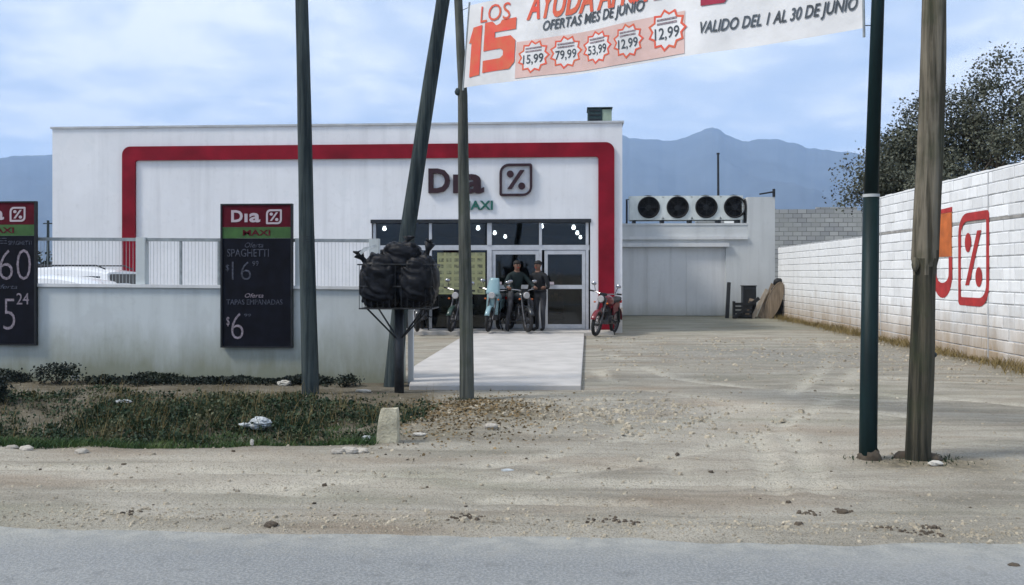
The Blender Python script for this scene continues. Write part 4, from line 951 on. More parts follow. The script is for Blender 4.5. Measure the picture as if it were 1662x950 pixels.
# ================================================================== BANNER
PA = Vector((m3.x + .01, Y3 - .07, 0)); PB = Vector((atY(1402, 0, Y4 + .0).x, Y4 - .02, 0))
dB = (PB - PA); LB = dB.length; eB = dB / LB; nB = Vector((eB.y, -eB.x, 0))        # nB faces the camera
def bn(px, py):
    """sight line meets the banner's vertical plane -> (s, z)"""
    d = ray(px, py); tt = (PA - CO).dot(nB) / d.dot(nB); p = CO + d * tt; return (p - PA).dot(eB), p.z
sBL, zBL = bn(752, 143); sBR, zBR = bn(1401, 45); sTL, zTL = bn(764, 10)
HB = zTL - zBL
def bpos(s, q, off=0.0):
    """s metres along, q 0..1 up the cloth"""
    zb_ = zBL + (zBR - zBL) * (s - sBL) / (sBR - sBL) - .03 * math.sin(math.pi * (s - sBL) / (sBR - sBL))
    rp = .036 * math.sin(s * 2.6 + q * 1.0) + .008 * math.sin(s * 6.3 - q * 1.5)
    sl = s + (sTL - sBL) * q * max(0, 1 - (s - sBL) / 1.2)
    p = PA + eB * sl + nB * (off + rp); return (p.x, p.y, zb_ + HB * q)
banner = thing('banner', 'white printed sales banner stretched between two poles', 'banner', PA)
mb = MB(); ns, nq = 80, 10
for i in range(ns + 1):
    for j in range(nq + 1): mb.v.append(bpos(sBL + (sBR - sBL) * i / ns, j / nq))
mb.f = [(i * (nq + 1) + j, (i + 1) * (nq + 1) + j, (i + 1) * (nq + 1) + j + 1, i * (nq + 1) + j + 1) for i in range(ns) for j in range(nq)]
cloth = mb.build('cloth', M['banner'], banner, smooth=True)
def bq(px, py):
    s, z = bn(px, py); zb_ = zBL + (zBR - zBL) * (s - sBL) / (sBR - sBL) - .03 * math.sin(math.pi * (s - sBL) / (sBR - sBL)); return s, (z - zb_) / HB
def btext(s, c0, c1, h, mat, **k):
    """baseline from photo point c0 to c1, letter height h (fraction of cloth)"""
    v, f, _ = T(s, **k); (s0, q0), (s1, q1) = bq(*c0), bq(*c1)
    mb = MB(); mb.raw([bpos(s0 + u * (s1 - s0), q0 + u * (q1 - q0) + w_ * h, .008) for u, w_ in v], f); return mb.build('print', mat, cloth)
def bpatch(poly, mat, off=.010, sub=1):
    mb = MB(); pts = [bpos(s, q, off) for s, q in poly]; mb.raw(pts, [tuple(range(len(pts)))]); return mb.build('print', mat, cloth)
# pale pink ground behind the offers
s0, q0 = bq(838, 118); s1, q1 = bq(1115, 86)
mb = MB()
for i in range(41):
    s = s0 + (s1 - s0) * i / 40; mb.v += [bpos(s, .03, .005), bpos(s, .46, .005)]
mb.f = [(2 * i, 2 * i + 2, 2 * i + 3, 2 * i + 1) for i in range(40)]; mb.build('print', M['banner_pink'], cloth)
btext('LOS', (777, 41), (826, 32), .20, M['ban_red'])
def bshape(poly, c0, c1, h, mat):
    (s0_, q0_), (s1_, q1_) = bq(*c0), bq(*c1)
    mb = MB(); mb.raw([bpos(s0_ + u * (s1_ - s0_), q0_ + u * (q1_ - q0_) + w_ * h, .008) for u, w_ in poly], [tuple(range(len(poly)))]); return mb.build('print', mat, cloth)
bshape([(.0, .70), (.30, 1.0), (1.0, 1.0), (1.0, 0.0), (.22, 0.0), (.22, .70)], (758, 128), (781, 123), .60, M['ban_red'])
bshape([(0, 1), (1, 1), (1, .77), (.36, .77), (.36, .66), (.85, .66), (1, .55), (1, .12), (.85, 0), (0, 0), (0, .24), (.55, .24), (.64, .29), (.64, .38), (.55, .43), (0, .43)], (786, 120), (836, 111), .60, M['ban_red'])
btext('AYUDA AHORRO', (852, 34), (1130, -8), .33, M['ban_red'], bold=.03, shear=.35)
btext('OFERTAS MES DE JUNIO', (880, 55), (1050, 24), .15, M['ban_dark'], bold=.02, shear=.25)
btext('VALIDO DEL 1 AL 30 DE JUNIO', (1140, 62), (1392, 22), .155, M['ban_dark'], bold=.02, shear=.3)
for px, py, rad_, txt in ((866, 92, 26, '15,99'), (916, 84, 26, '79,99'), (967, 76, 26, '53,99'), (1021, 67, 27, '12,99'), (1086, 50, 33, '12,99')):
    cs, cq = bq(px, py); rs_ = abs(bn(px + rad_, py)[0] - cs); rq = (bn(px, py - rad_)[1] - bn(px, py)[1]) / HB * 1.06
    star = lambda kk: [(cs + rs_ * kk * (1 if i % 2 == 0 else .80) * math.cos(math.pi * i / 11), cq + rq * kk * (1 if i % 2 == 0 else .80) * math.sin(math.pi * i / 11)) for i in range(22)]
    o_, i_ = star(1.0), star(.86); mb = MB(); n_ = 22
    mb.raw([bpos(s, q, .008) for s, q in o_] + [bpos(s, q, .008) for s, q in i_], [(i, (i + 1) % n_, n_ + (i + 1) % n_, n_ + i) for i in range(n_)]); mb.build('starburst', M['ban_red'], cloth)
    mb = MB(); mb.raw([bpos(s, q, .007) for s, q in i_] + [bpos(cs, cq, .007)], [(i, (i + 1) % n_, n_) for i in range(n_)]); mb.build('starburst_fill', M['banner'], cloth)
    v, f, _ = T(txt, bold=.01); mb = MB(); mb.raw([bpos(cs + (u - .5) * rs_ * 1.25, cq + (w_ - .78) * rq * .62, .011) for u, w_ in v], f); mb.build('print', M['ban_dark'], cloth)
    for kz in (.28, .46):
        mb = MB(); mb.raw([bpos(cs + a_ * rs_, cq + b_ * rq, .011) for a_, b_ in ((-.5, kz), (.5, kz), (.5, kz + .09), (-.5, kz + .09))], [(0, 1, 2, 3)]); mb.build('print', pm('banner_small_print', (.25, .20, .22), .7, .6, 60) if 'bsp' not in M else M['bsp'], cloth)
lA, lB = bq(1140, 11), bq(1186, 3)
bpatch([(lA[0], lA[1]), (lB[0] - .06, lB[1]), (lB[0], lB[1] + .08), (lB[0], lB[1] + .30), (lA[0], lA[1] + .30)], M['ban_maroon'])
# end battens and ties
pA_, pB_ = Vector(bpos(sBL, -.03)), Vector(bpos(sBL, 1.04)); MB().tube([pA_ - nB * .0, pB_], .012, 8).build('batten', M['rail'], banner)
pA_, pB_ = Vector(bpos(sBR, -.08)), Vector(bpos(sBR, 1.04)); MB().tube([pA_, pB_], .011, 8).build('batten', M['rail'], banner)
for q in (.02, .98):
    p = Vector(bpos(sBR, q)); c = a4.lerp(e4, (p.z - a4.z) / (e4.z - a4.z)); MB().tube([p, c], .004, 5).build('tie', M['rubber'], banner)
    p = Vector(bpos(sBL, q)); c = m3 + (e3 - m3) * ((p.z - m3.z) / (e3.z - m3.z)); MB().tube([p, c], .004, 5).build('tie', M['rubber'], banner)

# ================================================================== GARBAGE BASKET
gb = gp(648, 638); BX, BYb = gb.x, gb.y
z0b, z1b = zY(648, 500, BYb), zY(648, 430, BYb)
bxl, bxr = xY(592, BYb), xY(706, BYb); D2 = .30
basket = thing('garbage_basket', 'dark raised wire garbage basket on a post beside the apron', 'basket', (BX, BYb, 0))
pz = (BX, BYb, -.3)
MB().tube([pz, (BX, BYb, z0b)], [.062, .058], 14).build('post', M['dark_metal'], basket, smooth=True)
mb = MB()
for zz, ex in ((z0b, 0), ((z0b + z1b) / 2, .0), (z1b, .02)):
    c4 = [(bxl - ex, BYb - D2), (bxr + ex, BYb - D2), (bxr + ex, BYb + D2), (bxl - ex, BYb + D2)]
    for i in range(4): mb.tube([(*c4[i], zz), (*c4[(i + 1) % 4], zz)], .009, 6)
mb.build('rim', M['dark_metal'], basket)
wires = MB()
for i in range(13):
    x = bxl + (bxr - bxl) * i / 12; wires.tube([(x, BYb - D2, z1b), (x, BYb - D2, z0b), (x, BYb + D2, z0b), (x, BYb + D2, z1b)], .004, 5)
for i in range(5):
    y = BYb - D2 + 2 * D2 * i / 4; wires.tube([(bxl, y, z1b), (bxl, y, z0b), (bxr, y, z0b), (bxr, y, z1b)], .004, 5)
wires.build('mesh_wires', M['dark_metal'], basket)
for ex, ey in ((bxl + .1, BYb - D2), (bxr - .1, BYb - D2), (bxl + .1, BYb + D2), (bxr - .1, BYb + D2)):
    MB().tube([(BX, BYb, z0b - .42), (ex, ey, z0b)], .012, 6).build('strut', M['dark_metal'], basket)
def bag(label, c, r, seed, knot, cut):
    o = thing('garbage_bag', label, 'garbage bag', (c[0], c[1], c[2] - r[2]), group='black garbage bags in the raised basket')
    mb = MB().blob(c, r, seed, .15, 72, 52, 3.0, .03, .66, .085); mb.v = [(x, y, max(z, cut)) for x, y, z in mb.v]
    body = mb.build('sack', M['bag'], o, smooth=True)
    kb = MB(); k = Vector(knot); base = Vector(c) + (k - Vector(c)).normalized() * min(r) * .75
    kb.tube([base, base.lerp(k, .55), base.lerp(k, .7), k], [.13, .035, .03, .075], 12)
    for q in range(3):
        kb.tube([k, k + Vector((random.uniform(-.1, .1), random.uniform(-.06, .06), random.uniform(-.01, .06)))], [.03, .012], 7)
    kb.build('knot', M['bag'], o, smooth=True); return o
zc = (z0b + z1b) / 2
bag('left black garbage bag in the raised basket, knot sticking out left', (xY(622, BYb), BYb - .05, z0b + .33), (.255, .30, .36), 3, (xY(586, BYb), BYb - .15, zY(586, 412, BYb)), z0b + .012)
bag('right black garbage bag in the raised basket, tied on top', (xY(680, BYb), BYb - .06, z0b + .33), (.245, .29, .34), 6, (xY(700, BYb), BYb - .1, zY(700, 395, BYb)), z0b + .012)
bag('topmost black garbage bag heaped between the other two', (xY(653, BYb), BYb - .02, zY(653, 425, BYb)), (.26, .26, .25), 9, (xY(662, BYb), BYb + .02, zY(662, 386, BYb)), z0b + .1)
bag('black garbage bag sagging low at the back of the basket', (xY(650, BYb), BYb + .1, z0b + .22), (.33, .20, .22), 13, (xY(645, BYb), BYb + .15, zY(645, 440, BYb)), z0b + .012)
# light glint on the left rim, shaped as a thin white sheet
pts = [atY(p, q, BYb - .3) for p, q in ((583, 410), (590, 402), (600, 400), (610, 397), (612, 400), (601, 405), (592, 408), (586, 414))]
mb = MB(); mb.raw(pts + [p + Vector((0, .02, 0)) for p in pts], [tuple(range(8)), tuple(range(15, 7, -1))] + [(i, (i + 1) % 8, 8 + (i + 1) % 8, 8 + i) for i in range(8)])
tag(mb.build('rim_glint', M['white_bag'], org=pts[0]), 'thin white shape standing for a glint on the left basket rim', 'glint')

# ================================================================== MOTORCYCLES
def motorcycle(label, loc, rz, paint, screen=None, fairing=False, seed=0, lean=.1):
    o = thing('motorcycle', label, 'motorcycle', loc, rz, 'motorcycles parked by the shop entrance', local=True)
    o.rotation_euler = (lean, 0, rz)
    def part(mb, name, mat, parent=o, smooth=True):
        ob = mb.build(name, mat, parent)
        return smooth_auto(ob) if smooth else ob
    wr = .30
    for cxw in (.64, -.62):
        wh = part(MB().torus((cxw, 0, wr), (0, 1, 0), wr - .045, .045, 28, 8, 1.0), 'wheel', M['rubber'])
        part(MB().torus((cxw, 0, wr), (0, 1, 0), wr - .085, .016, 24, 6), 'rim', M['engine'], wh)
        sp = MB().tube([(cxw, -.055, wr), (cxw, .055, wr)], .055, 12)
        for k in range(12):
            q = 2 * math.pi * k / 12; sp.tube([(cxw, .03 if k % 2 else -.03, wr), (cxw + (wr - .09) * math.cos(q), 0, wr + (wr - .09) * math.sin(q))], .005, 4)
        part(sp, 'spokes', M['engine'], wh)
    for s in (-1, 1):
        part(MB().tube([(.64, .085 * s, wr), (.50, .085 * s, .62), (.40, .075 * s, .90)], [.024, .022, .026], 10), 'fork_leg', M['engine'])
        part(MB().tube([(-.62, .11 * s, wr), (-.42, .13 * s, .68)], [.035, .03], 10), 'shock_absorber', M['dark_metal'])
        part(MB().tube([(-.62, .10 * s, wr), (-.08, .09 * s, .34)], .022, 8), 'swing_arm', M['dark_metal'])
        hb = part(MB().tube([(.38, .0, .99), (.36, .16 * s, 1.02), (.27, .34 * s, 1.04)], .014, 8), 'handlebar', M['chrome'])
        part(MB().tube([(.29, .28 * s, 1.038), (.255, .40 * s, 1.042)], .021, 10), 'grip', M['rubber'], hb)
        part(MB().tube([(.31, .25 * s, 1.04), (.30, .30 * s, 1.20)], .007, 6), 'mirror_stem', M['dark_metal'], hb)
        mi = MB().blob((.30, .315 * s, 1.225), (.02, .065, .045), 2, 0, 12, 8); part(mi, 'mirror', M['chrome'], hb)
        part(MB().blob((.52, .16 * s, .80), (.03, .03, .022), 1, 0, 8, 6), 'indicator', M['orange_paint'])
        part(MB().tube([(.0, .09 * s, .40), (.02, .24 * s, .36), (-.05, .26 * s, .36)], .014, 6), 'footpeg', M['rubber'])
        sp = MB().prism([(-.50, .60), (-.10, .55), (-.02, .70), (-.18, .80), (-.48, .80)], lambda u, v, d: (u, s * (.10 + d), v), 0, .03); part(sp, 'side_panel', paint, smooth=False)
    part(MB().tube([(.40, -.075, .885), (.40, .075, .885)], .03, 8).tube([(.42, 0, .92), (.34, 0, 1.0)], .03, 8), 'yoke', M['dark_metal'])
    # tank
    tk = MB(); st = [(.32, .05, .10, .92), (.26, .10, .11, .95), (.12, .14, .125, .95), (-.02, .135, .115, .91), (-.12, .09, .08, .86), (-.16, .05, .05, .83)]
    n = 14
    for x, hw, hh, zc_ in st:
        for j in range(n): q = 2 * math.pi * j / n; c_, s_2 = math.cos(q), math.sin(q); tk.v.append((x, hw * math.copysign(abs(c_) ** .8, c_), zc_ - .09 + hh * math.copysign(abs(s_2) ** .8, s_2)))
    for i in range(len(st) - 1):
        for j in range(n): tk.f.append((i * n + j, i * n + (j + 1) % n, (i + 1) * n + (j + 1) % n, (i + 1) * n + j))
    tk.f += [tuple(range(n)), tuple((len(st) - 1) * n + j for j in reversed(range(n)))]
    tko = part(tk, 'fuel_tank', paint); part(MB().tube([(.12, 0, .98), (.12, 0, .995)], .035, 12), 'fuel_cap', M['chrome'], tko)
    se = MB(); st = [(-.08, .10, .80, .05), (-.20, .13, .82, .055), (-.45, .13, .84, .055), (-.66, .10, .88, .05), (-.74, .06, .89, .03)]
    for x, hw, zc_, hh in st:
        for j in range(n): q = 2 * math.pi * j / n; c_, s_2 = math.cos(q), math.sin(q); se.v.append((x, hw * math.copysign(abs(c_) ** .6, c_), zc_ + hh * math.copysign(abs(s_2) ** .6, s_2)))
    for i in range(len(st) - 1):
        for j in range(n): se.f.append((i * n + j, i * n + (j + 1) % n, (i + 1) * n + (j + 1) % n, (i + 1) * n + j))
    se.f += [tuple(range(n)), tuple((len(st) - 1) * n + j for j in reversed(range(n)))]
    part(se, 'seat', M['seat'])
    part(MB().tube([(.36, 0, .86), (.26, 0, .50), (.10, 0, .28), (-.22, 0, .28), (-.30, 0, .62), (-.70, 0, .80)], .024, 8).tube([(.34, 0, .84), (-.30, 0, .74)], .024, 8), 'frame', M['dark_metal'])
    en = MB().cbox((.02, 0, .38), (.34, .22, .20)).tube([(.06, 0, .42), (.16, 0, .66)], [.10, .085], 12)
    for k in range(5): en.tube([(.085 + .018 * k, 0, .48 + .036 * k), (.09 + .018 * k, 0, .488 + .036 * k)], .118, 14)
    for s in (-1, 1): en.tube([(.0, .10 * s, .38), (.0, .15 * s, .38)], .085, 14)
    part(en, 'engine', M['engine'])
    part(MB().tube([(.18, -.06, .60), (.28, -.09, .42), (.14, -.13, .24), (-.20, -.15, .25), (-.34, -.16, .30), (-.82, -.17, .40)], [.02, .02, .02, .024, .045, .042], 10), 'exhaust', M['engine'])
    def fender(c, a0, a1, r, wd, name):
        mb = MB(); k = 12
        for i in range(k + 1):
            q = R(a0 + (a1 - a0) * i / k)
            for yy, dr in ((-wd, -.02), (-wd * .6, .0), (0, .008), (wd * .6, 0), (wd, -.02)): mb.v.append((c + (r + dr) * math.cos(q), yy, wr + (r + dr) * math.sin(q)))
        mb.f = [(i * 5 + j, i * 5 + j + 1, (i + 1) * 5 + j + 1, (i + 1) * 5 + j) for i in range(k) for j in range(4)]
        ob = part(mb, name, paint); sm = ob.modifiers.new('thickness', 'SOLIDIFY'); sm.thickness = .006
    fender(.64, 20, 150, wr + .04, .06, 'front_fender'); fender(-.62, 30, 175, wr + .06, .075, 'rear_fender')
    hl = part(MB().blob((.50, 0, .89), (.09, .095, .095), 1, 0, 16, 12), 'headlight', M['black_plastic'] if not fairing else paint)
    part(MB().tube([(.565, 0, .89), (.592, 0, .89)], [.085, .07], 18), 'lens', M['lens'], hl)
    part(MB().cbox((.43, 0, 1.0), (.06, .16, .07)), 'gauge', M['black_plastic'], smooth=False)
    part(MB().cbox((-.80, 0, .80), (.05, .12, .07)), 'tail_light', M['tail'], smooth=False)
    part(MB().cbox((-.90, 0, .58), (.01, .18, .12), Matrix.Rotation(R(15), 3, 'Y')), 'number_plate', M['paper'], smooth=False)
    part(MB().tube([(-.05, .10, .30), (-.10, .22, .02)], .012, 6), 'kickstand', M['dark_metal'])
    if screen:
        mb = MB(); k = 8
        for i in range(k + 1):
            for j in range(7):
                y = -.17 + .34 * j / 6; zz = i / k; mb.v.append((.56 - .10 * zz - 1.6 * y * y - .02, y * (1 - .35 * zz * zz), .92 + .40 * zz))
        mb.f = [(i * 7 + j, i * 7 + j + 1, (i + 1) * 7 + j + 1, (i + 1) * 7 + j) for i in range(k) for j in range(6)]
        ob = part(mb, 'windscreen', screen); sm = ob.modifiers.new('thickness', 'SOLIDIFY'); sm.thickness = .008
        ls = MB(); 
        for i in range(9):
            for j in range(7):
                y = -.15 + .30 * j / 6; zz = i / 8; ls.v.append((.40 + .06 * zz - 1.5 * y * y, y, .42 + .46 * zz))
        ls.f = [(i * 7 + j, i * 7 + j + 1, (i + 1) * 7 + j + 1, (i + 1) * 7 + j) for i in range(8) for j in range(6)]
        ob = part(ls, 'leg_shield', screen); sm = ob.modifiers.new('thickness', 'SOLIDIFY'); sm.thickness = .012
    return o
def gpos(px, py): p = gp(px, py, .0); return p
pr = gp(983, 548)
motorcycle('red motorcycle parked by the right end of the red band', (pr.x + .0, pr.y + .65, gz(pr.x, pr.y + .6) + .005), R(-112), M['moto_red'], seed=1, lean=R(-7))
PZ = .092
motorcycle('motorcycle with pale blue windscreen parked left of the seated rider', (xY(801, 22.95), 22.95 - .0, PZ), R(-97), M['moto_blue'], M['moto_blue'], True, 2, R(-5))
mr_ = motorcycle('black motorcycle with a rider seated on it in front of the doors', (xY(842, 23.0), 22.85, PZ), R(-66), M['moto_black'], seed=3, lean=R(0))
motorcycle('dark green motorcycle standing behind the banner pole', (xY(744, 22.9), 22.9, PZ), R(-100), M['moto_green'], seed=4, lean=R(-6))
motorcycle('black motorcycle half hidden behind the raised garbage basket', (xY(681, 22.9), 22.9, PZ), R(-86), M['moto_black'], seed=5, lean=R(-6))

# ================================================================== THE RIDER
def person(label, loc, rz, stand=False, coat='jacket'):
    o = thing('person', label, 'person', loc, rz, local=True)
    V = []; E = []; RD = []; ZN = []
    def vtx(p, r, zone, par=None):
        V.append(Vector(p)); RD.append(r if isinstance(r, tuple) else (r, r)); ZN.append(zone); i = len(V) - 1
        if par is not None: E.append((par, i))
        return i
    pel = vtx((-.22, 0, .93), (.135, .15), 'trousers')
    wai = vtx((-.22, 0, 1.06), (.125, .15), 'jacket', pel); ch = vtx((-.14, 0, 1.25), (.135, .18), 'jacket', wai); sh = vtx((-.10, 0, 1.38), (.09, .13), 'jacket', ch)
    nk = vtx((-.115, 0, 1.49), .056, 'skin', sh); jaw = vtx((-.07, 0, 1.555), (.072, .066), 'skin', nk); sk = vtx((-.085, 0, 1.635), (.095, .080), 'skin', jaw); vtx((-.095, 0, 1.70), (.072, .062), 'skin', sk)
    for s in (-1, 1):
        hp = vtx((-.20, .11 * s, .92), .095, 'trousers', pel); kn = vtx((.16, .27 * s, .74), .066, 'trousers', hp); kk = vtx((.19, .275 * s, .66), .064, 'trousers', kn); cf = vtx((.10, .30 * s, .40), .058, 'trousers', kk); an = vtx((.04, .32 * s, .11), .048, 'trousers', cf)
        he = vtx((.05, .325 * s, .055), .045, 'shoe', an); vtx((.22, .35 * s, .035), .038, 'shoe', he)
        so_ = vtx((-.13, .19 * s, 1.37), .072, 'jacket', sh); ua = vtx((-.02, .30 * s, 1.22), .056, 'jacket', so_); el = vtx((.05, .36 * s, 1.12), .050, 'jacket', ua); fa = vtx((.16, .36 * s, 1.09), .044, 'jacket', el); wrst = vtx((.235, .35 * s, 1.075), .032, 'skin', fa)
        pa = vtx((.275, .345 * s, 1.075), (.022, .038), 'skin', wrst)
        for k, (dy, ln) in enumerate(((-.034, .9), (-.012, 1.05), (.010, 1.0), (.031, .8))):
            f1_ = vtx((.305 + .008 * ln, (.345 + dy) * s, 1.075), .0095, 'skin', pa); f2_ = vtx((.315, (.345 + dy) * s, 1.045), .0088, 'skin', f1_); vtx((.295 - .012 * ln, (.345 + dy) * s, 1.022), .008, 'skin', f2_)
        th_ = vtx((.270, (.345 - .05) * s, 1.06), .0105, 'skin', pa); vtx((.290, (.345 - .058) * s, 1.03), .009, 'skin', th_)
    if stand:                                   # upright: same body, straightened legs, one arm hanging and one bent
        k = 8
        for s in (-1, 1):
            pts = {0: (-.20, .10 * s, .86), 1: (-.17 + .03 * s, .115 * s, .50), 2: (-.17 + .03 * s, .116 * s, .43), 3: (-.19 + .04 * s, .12 * s, .28), 4: (-.20 + .05 * s, .12 * s, .085), 5: (-.19 + .05 * s, .125 * s, .045), 6: (-.05 + .05 * s, .15 * s, .03)}
            for q, p in pts.items(): V[k + q] = Vector(p)
            sx_a = [(-.13, .19 * s, 1.37), (-.15, .25 * s, 1.20), (-.15, .27 * s, 1.08), (-.06, .25 * s, .98 if s < 0 else 1.06), (.00, .24 * s, .91 if s < 0 else 1.08)]
            for q, p in enumerate(sx_a): V[k + 7 + q] = Vector(p)
            off = V[k + 12] - Vector((.235, .35 * s, 1.075)) if False else Vector(sx_a[4]) - Vector((.235, .35 * s, 1.075))
            for q in range(12, 27): V[k + q] = V[k + q] + off
            k += 27
    me = bpy.data.meshes.new('body'); me.from_pydata([tuple(p) for p in V], E, [])
    ob = bpy.data.objects.new('body', me); col.objects.link(ob)
    md = ob.modifiers.new('skin', 'SKIN')
    if not me.skin_vertices: me.attributes.new('x', 'FLOAT', 'POINT')
    for i, sv_ in enumerate(me.skin_vertices[0].data): sv_.radius = RD[i]; sv_.use_root = (i == pel)
    ob.modifiers.new('sub', 'SUBSURF').levels = 2
    dg = bpy.context.evaluated_depsgraph_get(); me2 = bpy.data.meshes.new_from_object(ob.evaluated_get(dg)); bpy.data.objects.remove(ob)
    names = ['jacket', 'trousers', 'skin', 'shoe']; me2.materials.clear()
    for n_ in names: me2.materials.append(M[coat] if n_ == 'jacket' else M[n_])
    A = np.array([tuple(v) for v in V]); 
    for p in me2.polygons:
        c = np.array(p.center); best, zb2 = 1e9, 'jacket'
        for (i, j) in E:
            a_, b_ = A[i], A[j]; ab = b_ - a_; tt = np.clip(np.dot(c - a_, ab) / (np.dot(ab, ab) + 1e-9), 0, 1); d = np.linalg.norm(c - a_ - ab * tt) / (RD[i][0] * (1 - tt) + RD[j][0] * tt)
            if d < best: best = d; zb2 = ZN[j] if tt > .5 else ZN[i]
        p.material_index = names.index(zb2); p.use_smooth = True
    body = link('body', me2, o)
    h = MB().blob((-.105, 0, 1.668), (.112, .094, .085), 4, .08, 18, 12, 4.0); h.v = [(x if z > 1.66 else min(x, -.06), y, z) for x, y, z in h.v]
    h.build('hair', M['hair'], o, smooth=True)
    MB().tube([(-.0, 0, 1.645), (.028, 0, 1.600), (.005, 0, 1.592)], [.010, .016, .010], 8).build('nose', M['skin'], o, smooth=True)
    for s in (-1, 1):
        MB().blob((.0, .032 * s, 1.632), (.008, .013, .008), 1, 0, 8, 6).build('eye', M['eye'], o, smooth=True)
        MB().blob((-.085, .082 * s, 1.615), (.022, .012, .032), 1, .1, 8, 6).build('ear', M['skin'], o, smooth=True)
    MB().tube([(-.003, -.025, 1.567), (.006, 0, 1.565), (-.003, .025, 1.567)], .006, 6).build('mouth', M['tail'], o, smooth=True)
    MB().torus((-.205, 0, .985), (0, 0, 1), .135, .028, 20, 8).build('jacket_hem', M[coat], o, smooth=True)
    MB().torus((-.122, 0, 1.455), (.3, 0, 1), .070, .022, 18, 8).build('collar', M[coat], o, smooth=True)
    return o
person('person in dark green jacket and grey trousers seated on the black motorcycle', mr_.location, mr_.rotation_euler[2])
person('person in black coat standing beside the seated rider, before the doors', (xY(866, 22.75) + .05, 22.95, .092), R(-120), True, 'coat')

# ================================================================== PARKED CARS behind the low wall
def car(label, loc, rz, paint, Hr, L=4.1, W_=1.68, hood=.92, suv=False):
    o = thing('parked_car', label, 'car', loc, rz, 'white cars parked behind the low wall', local=True)
    prof_low = [(-L / 2, .35), (-L / 2 + .05, .80), (-L / 2 + .18, hood - .02), (-L * .30, hood + .03), (L * .18, hood), (L * .40, hood - .10), (L / 2 - .06, .68), (L / 2, .35), (L / 2 - .12, .24), (-L / 2 + .12, .24)]
    mb = MB(); sec = [(-W_ / 2, .94), (-W_ / 2 + .05, 1.0), (W_ / 2 - .05, 1.0), (W_ / 2, .94)]
    for y, k in sec:
        for x, z in prof_low: mb.v.append((x * (1 if k == 1 else .985), y, .24 + (z - .24) * (1 if k == 1 else .97)))
    n = len(prof_low)
    for i in range(3):
        for j in range(n): mb.f.append((i * n + j, i * n + (j + 1) % n, (i + 1) * n + (j + 1) % n, (i + 1) * n + j)[::-1])
    mb.f += [tuple(range(n)), tuple(3 * n + j for j in reversed(range(n)))]
    bo = smooth_auto(mb.build('body', paint, o), 30)
    xr0, xr1 = (-L * .44, L * .10) if suv else (-L * .30, L * .06); xb0, xb1 = (-L * .47, L * .24) if suv else (-L * .42, L * .22)
    def cab(inset, zt, ztb, name, mat, top=True):
        mb = MB(); k = 11; rows = []
        for i in range(k):
            u = i / (k - 1); x = xr0 + (xr1 - xr0) * u; z = zt - .10 * (2 * u - 1) ** 2
            rows.append((x, z))
        prof_ = [(xb0, hood)] + rows + [(xb1, hood - .02)]
        ysx = [(-W_ / 2 + .22 - inset, 0), (-W_ / 2 + .30 - inset, .035), (0, .06), (W_ / 2 - .30 + inset, .035), (W_ / 2 - .22 + inset, 0)]
        for yy, dz_ in ysx:
            for q, (x, z) in enumerate(prof_):
                ye = yy
                if q in (0, len(prof_) - 1): ye = math.copysign(abs(yy) + .14, yy) if yy else 0
                mb.v.append((x, ye, z + dz_ * (0 if q in (0, len(prof_) - 1) else 1)))
        n = len(prof_)
        for i in range(4):
            for j in range(n - 1): mb.f.append((i * n + j, i * n + j + 1, (i + 1) * n + j + 1, (i + 1) * n + j)[::-1])
        mb.f += [tuple(reversed(range(n))), tuple(4 * n + j for j in range(n))]
        return smooth_auto(mb.build(name, mat, o), 35)
    cab(0, Hr - .06, 0, 'cabin', paint)
    yi = W_ / 2 - .22
    def side_pt(x, z, s): f_ = (z - hood) / (Hr - .16 - hood); return (x, s * (yi + .14 * (1 - f_) + .006), z)
    for s in (-1, 1):
        for (xa, xb, xc, xd) in ((xb0 + .25, (xr0 + xr1) / 2 - .05, (xr0 + xr1) / 2 - .05, xr0 + .14), ((xr0 + xr1) / 2 + .05, xb1 - .16, xr1 - .06, (xr0 + xr1) / 2 + .05)):
            p = [side_pt(xa, hood + .05, s), side_pt(xb, hood + .05, s), side_pt(xc, Hr - .20, s), side_pt(xd, Hr - .20, s)]
            mb = MB().raw(p + [(x, y - s * .01, z) for x, y, z in p], [(0, 1, 2, 3) if s < 0 else (3, 2, 1, 0), (0, 4, 5, 1), (1, 5, 6, 2), (2, 6, 7, 3), (3, 7, 4, 0)]); mb.build('side_window', M['car_glass'], o)
        MB().blob((xb1 - .12, s * (W_ / 2 + .06), hood + .05), (.07, .09, .06), 1, 0, 10, 8).build('mirror', paint, o, smooth=True)
        for xx in (-L * .31, L * .31):
            wh = MB().torus((xx, s * (W_ / 2 - .10), .30), (0, 1, 0), .22, .085, 24, 8, 1.1).build('wheel', M['rubber'], o, smooth=True); MB().tube([(xx, s * (W_ / 2 - .17), .30), (xx, s * (W_ / 2 - .03), .30)], .17, 16).build('hub_cap', M['chrome'], wh)
        MB().blob((L / 2 - .10, s * (W_ / 2 - .28), .66), (.07, .16, .08), 1, 0, 12, 8).build('headlight', M['lens'], o, smooth=True); MB().cbox((-L / 2 + .06, s * (W_ / 2 - .2), .76), (.06, .22, .12)).build('tail_light', M['tail'], o)
    for xa, za, xb, zb_, nm in ((xb1 - .05, hood + .03, xr1 + .03, Hr - .17, 'windscreen'), (xb0 + .05, hood + .05, xr0 - .02, Hr - .17, 'rear_window')):
        sg = .012 if nm == 'windscreen' else -.012; p = [(xa + sg, -yi - .06, za), (xa + sg, yi + .06, za), (xb + sg, yi - .08, zb_), (xb + sg, -yi + .08, zb_)]
        MB().raw([(x, y, z + .012) for x, y, z in p] + [(x - sg, y, z) for x, y, z in p], [(0, 1, 2, 3), (3, 2, 1, 0)][:1] + [(0, 4, 5, 1), (1, 5, 6, 2), (2, 6, 7, 3), (3, 7, 4, 0)]).build(nm, M['car_glass'], o)
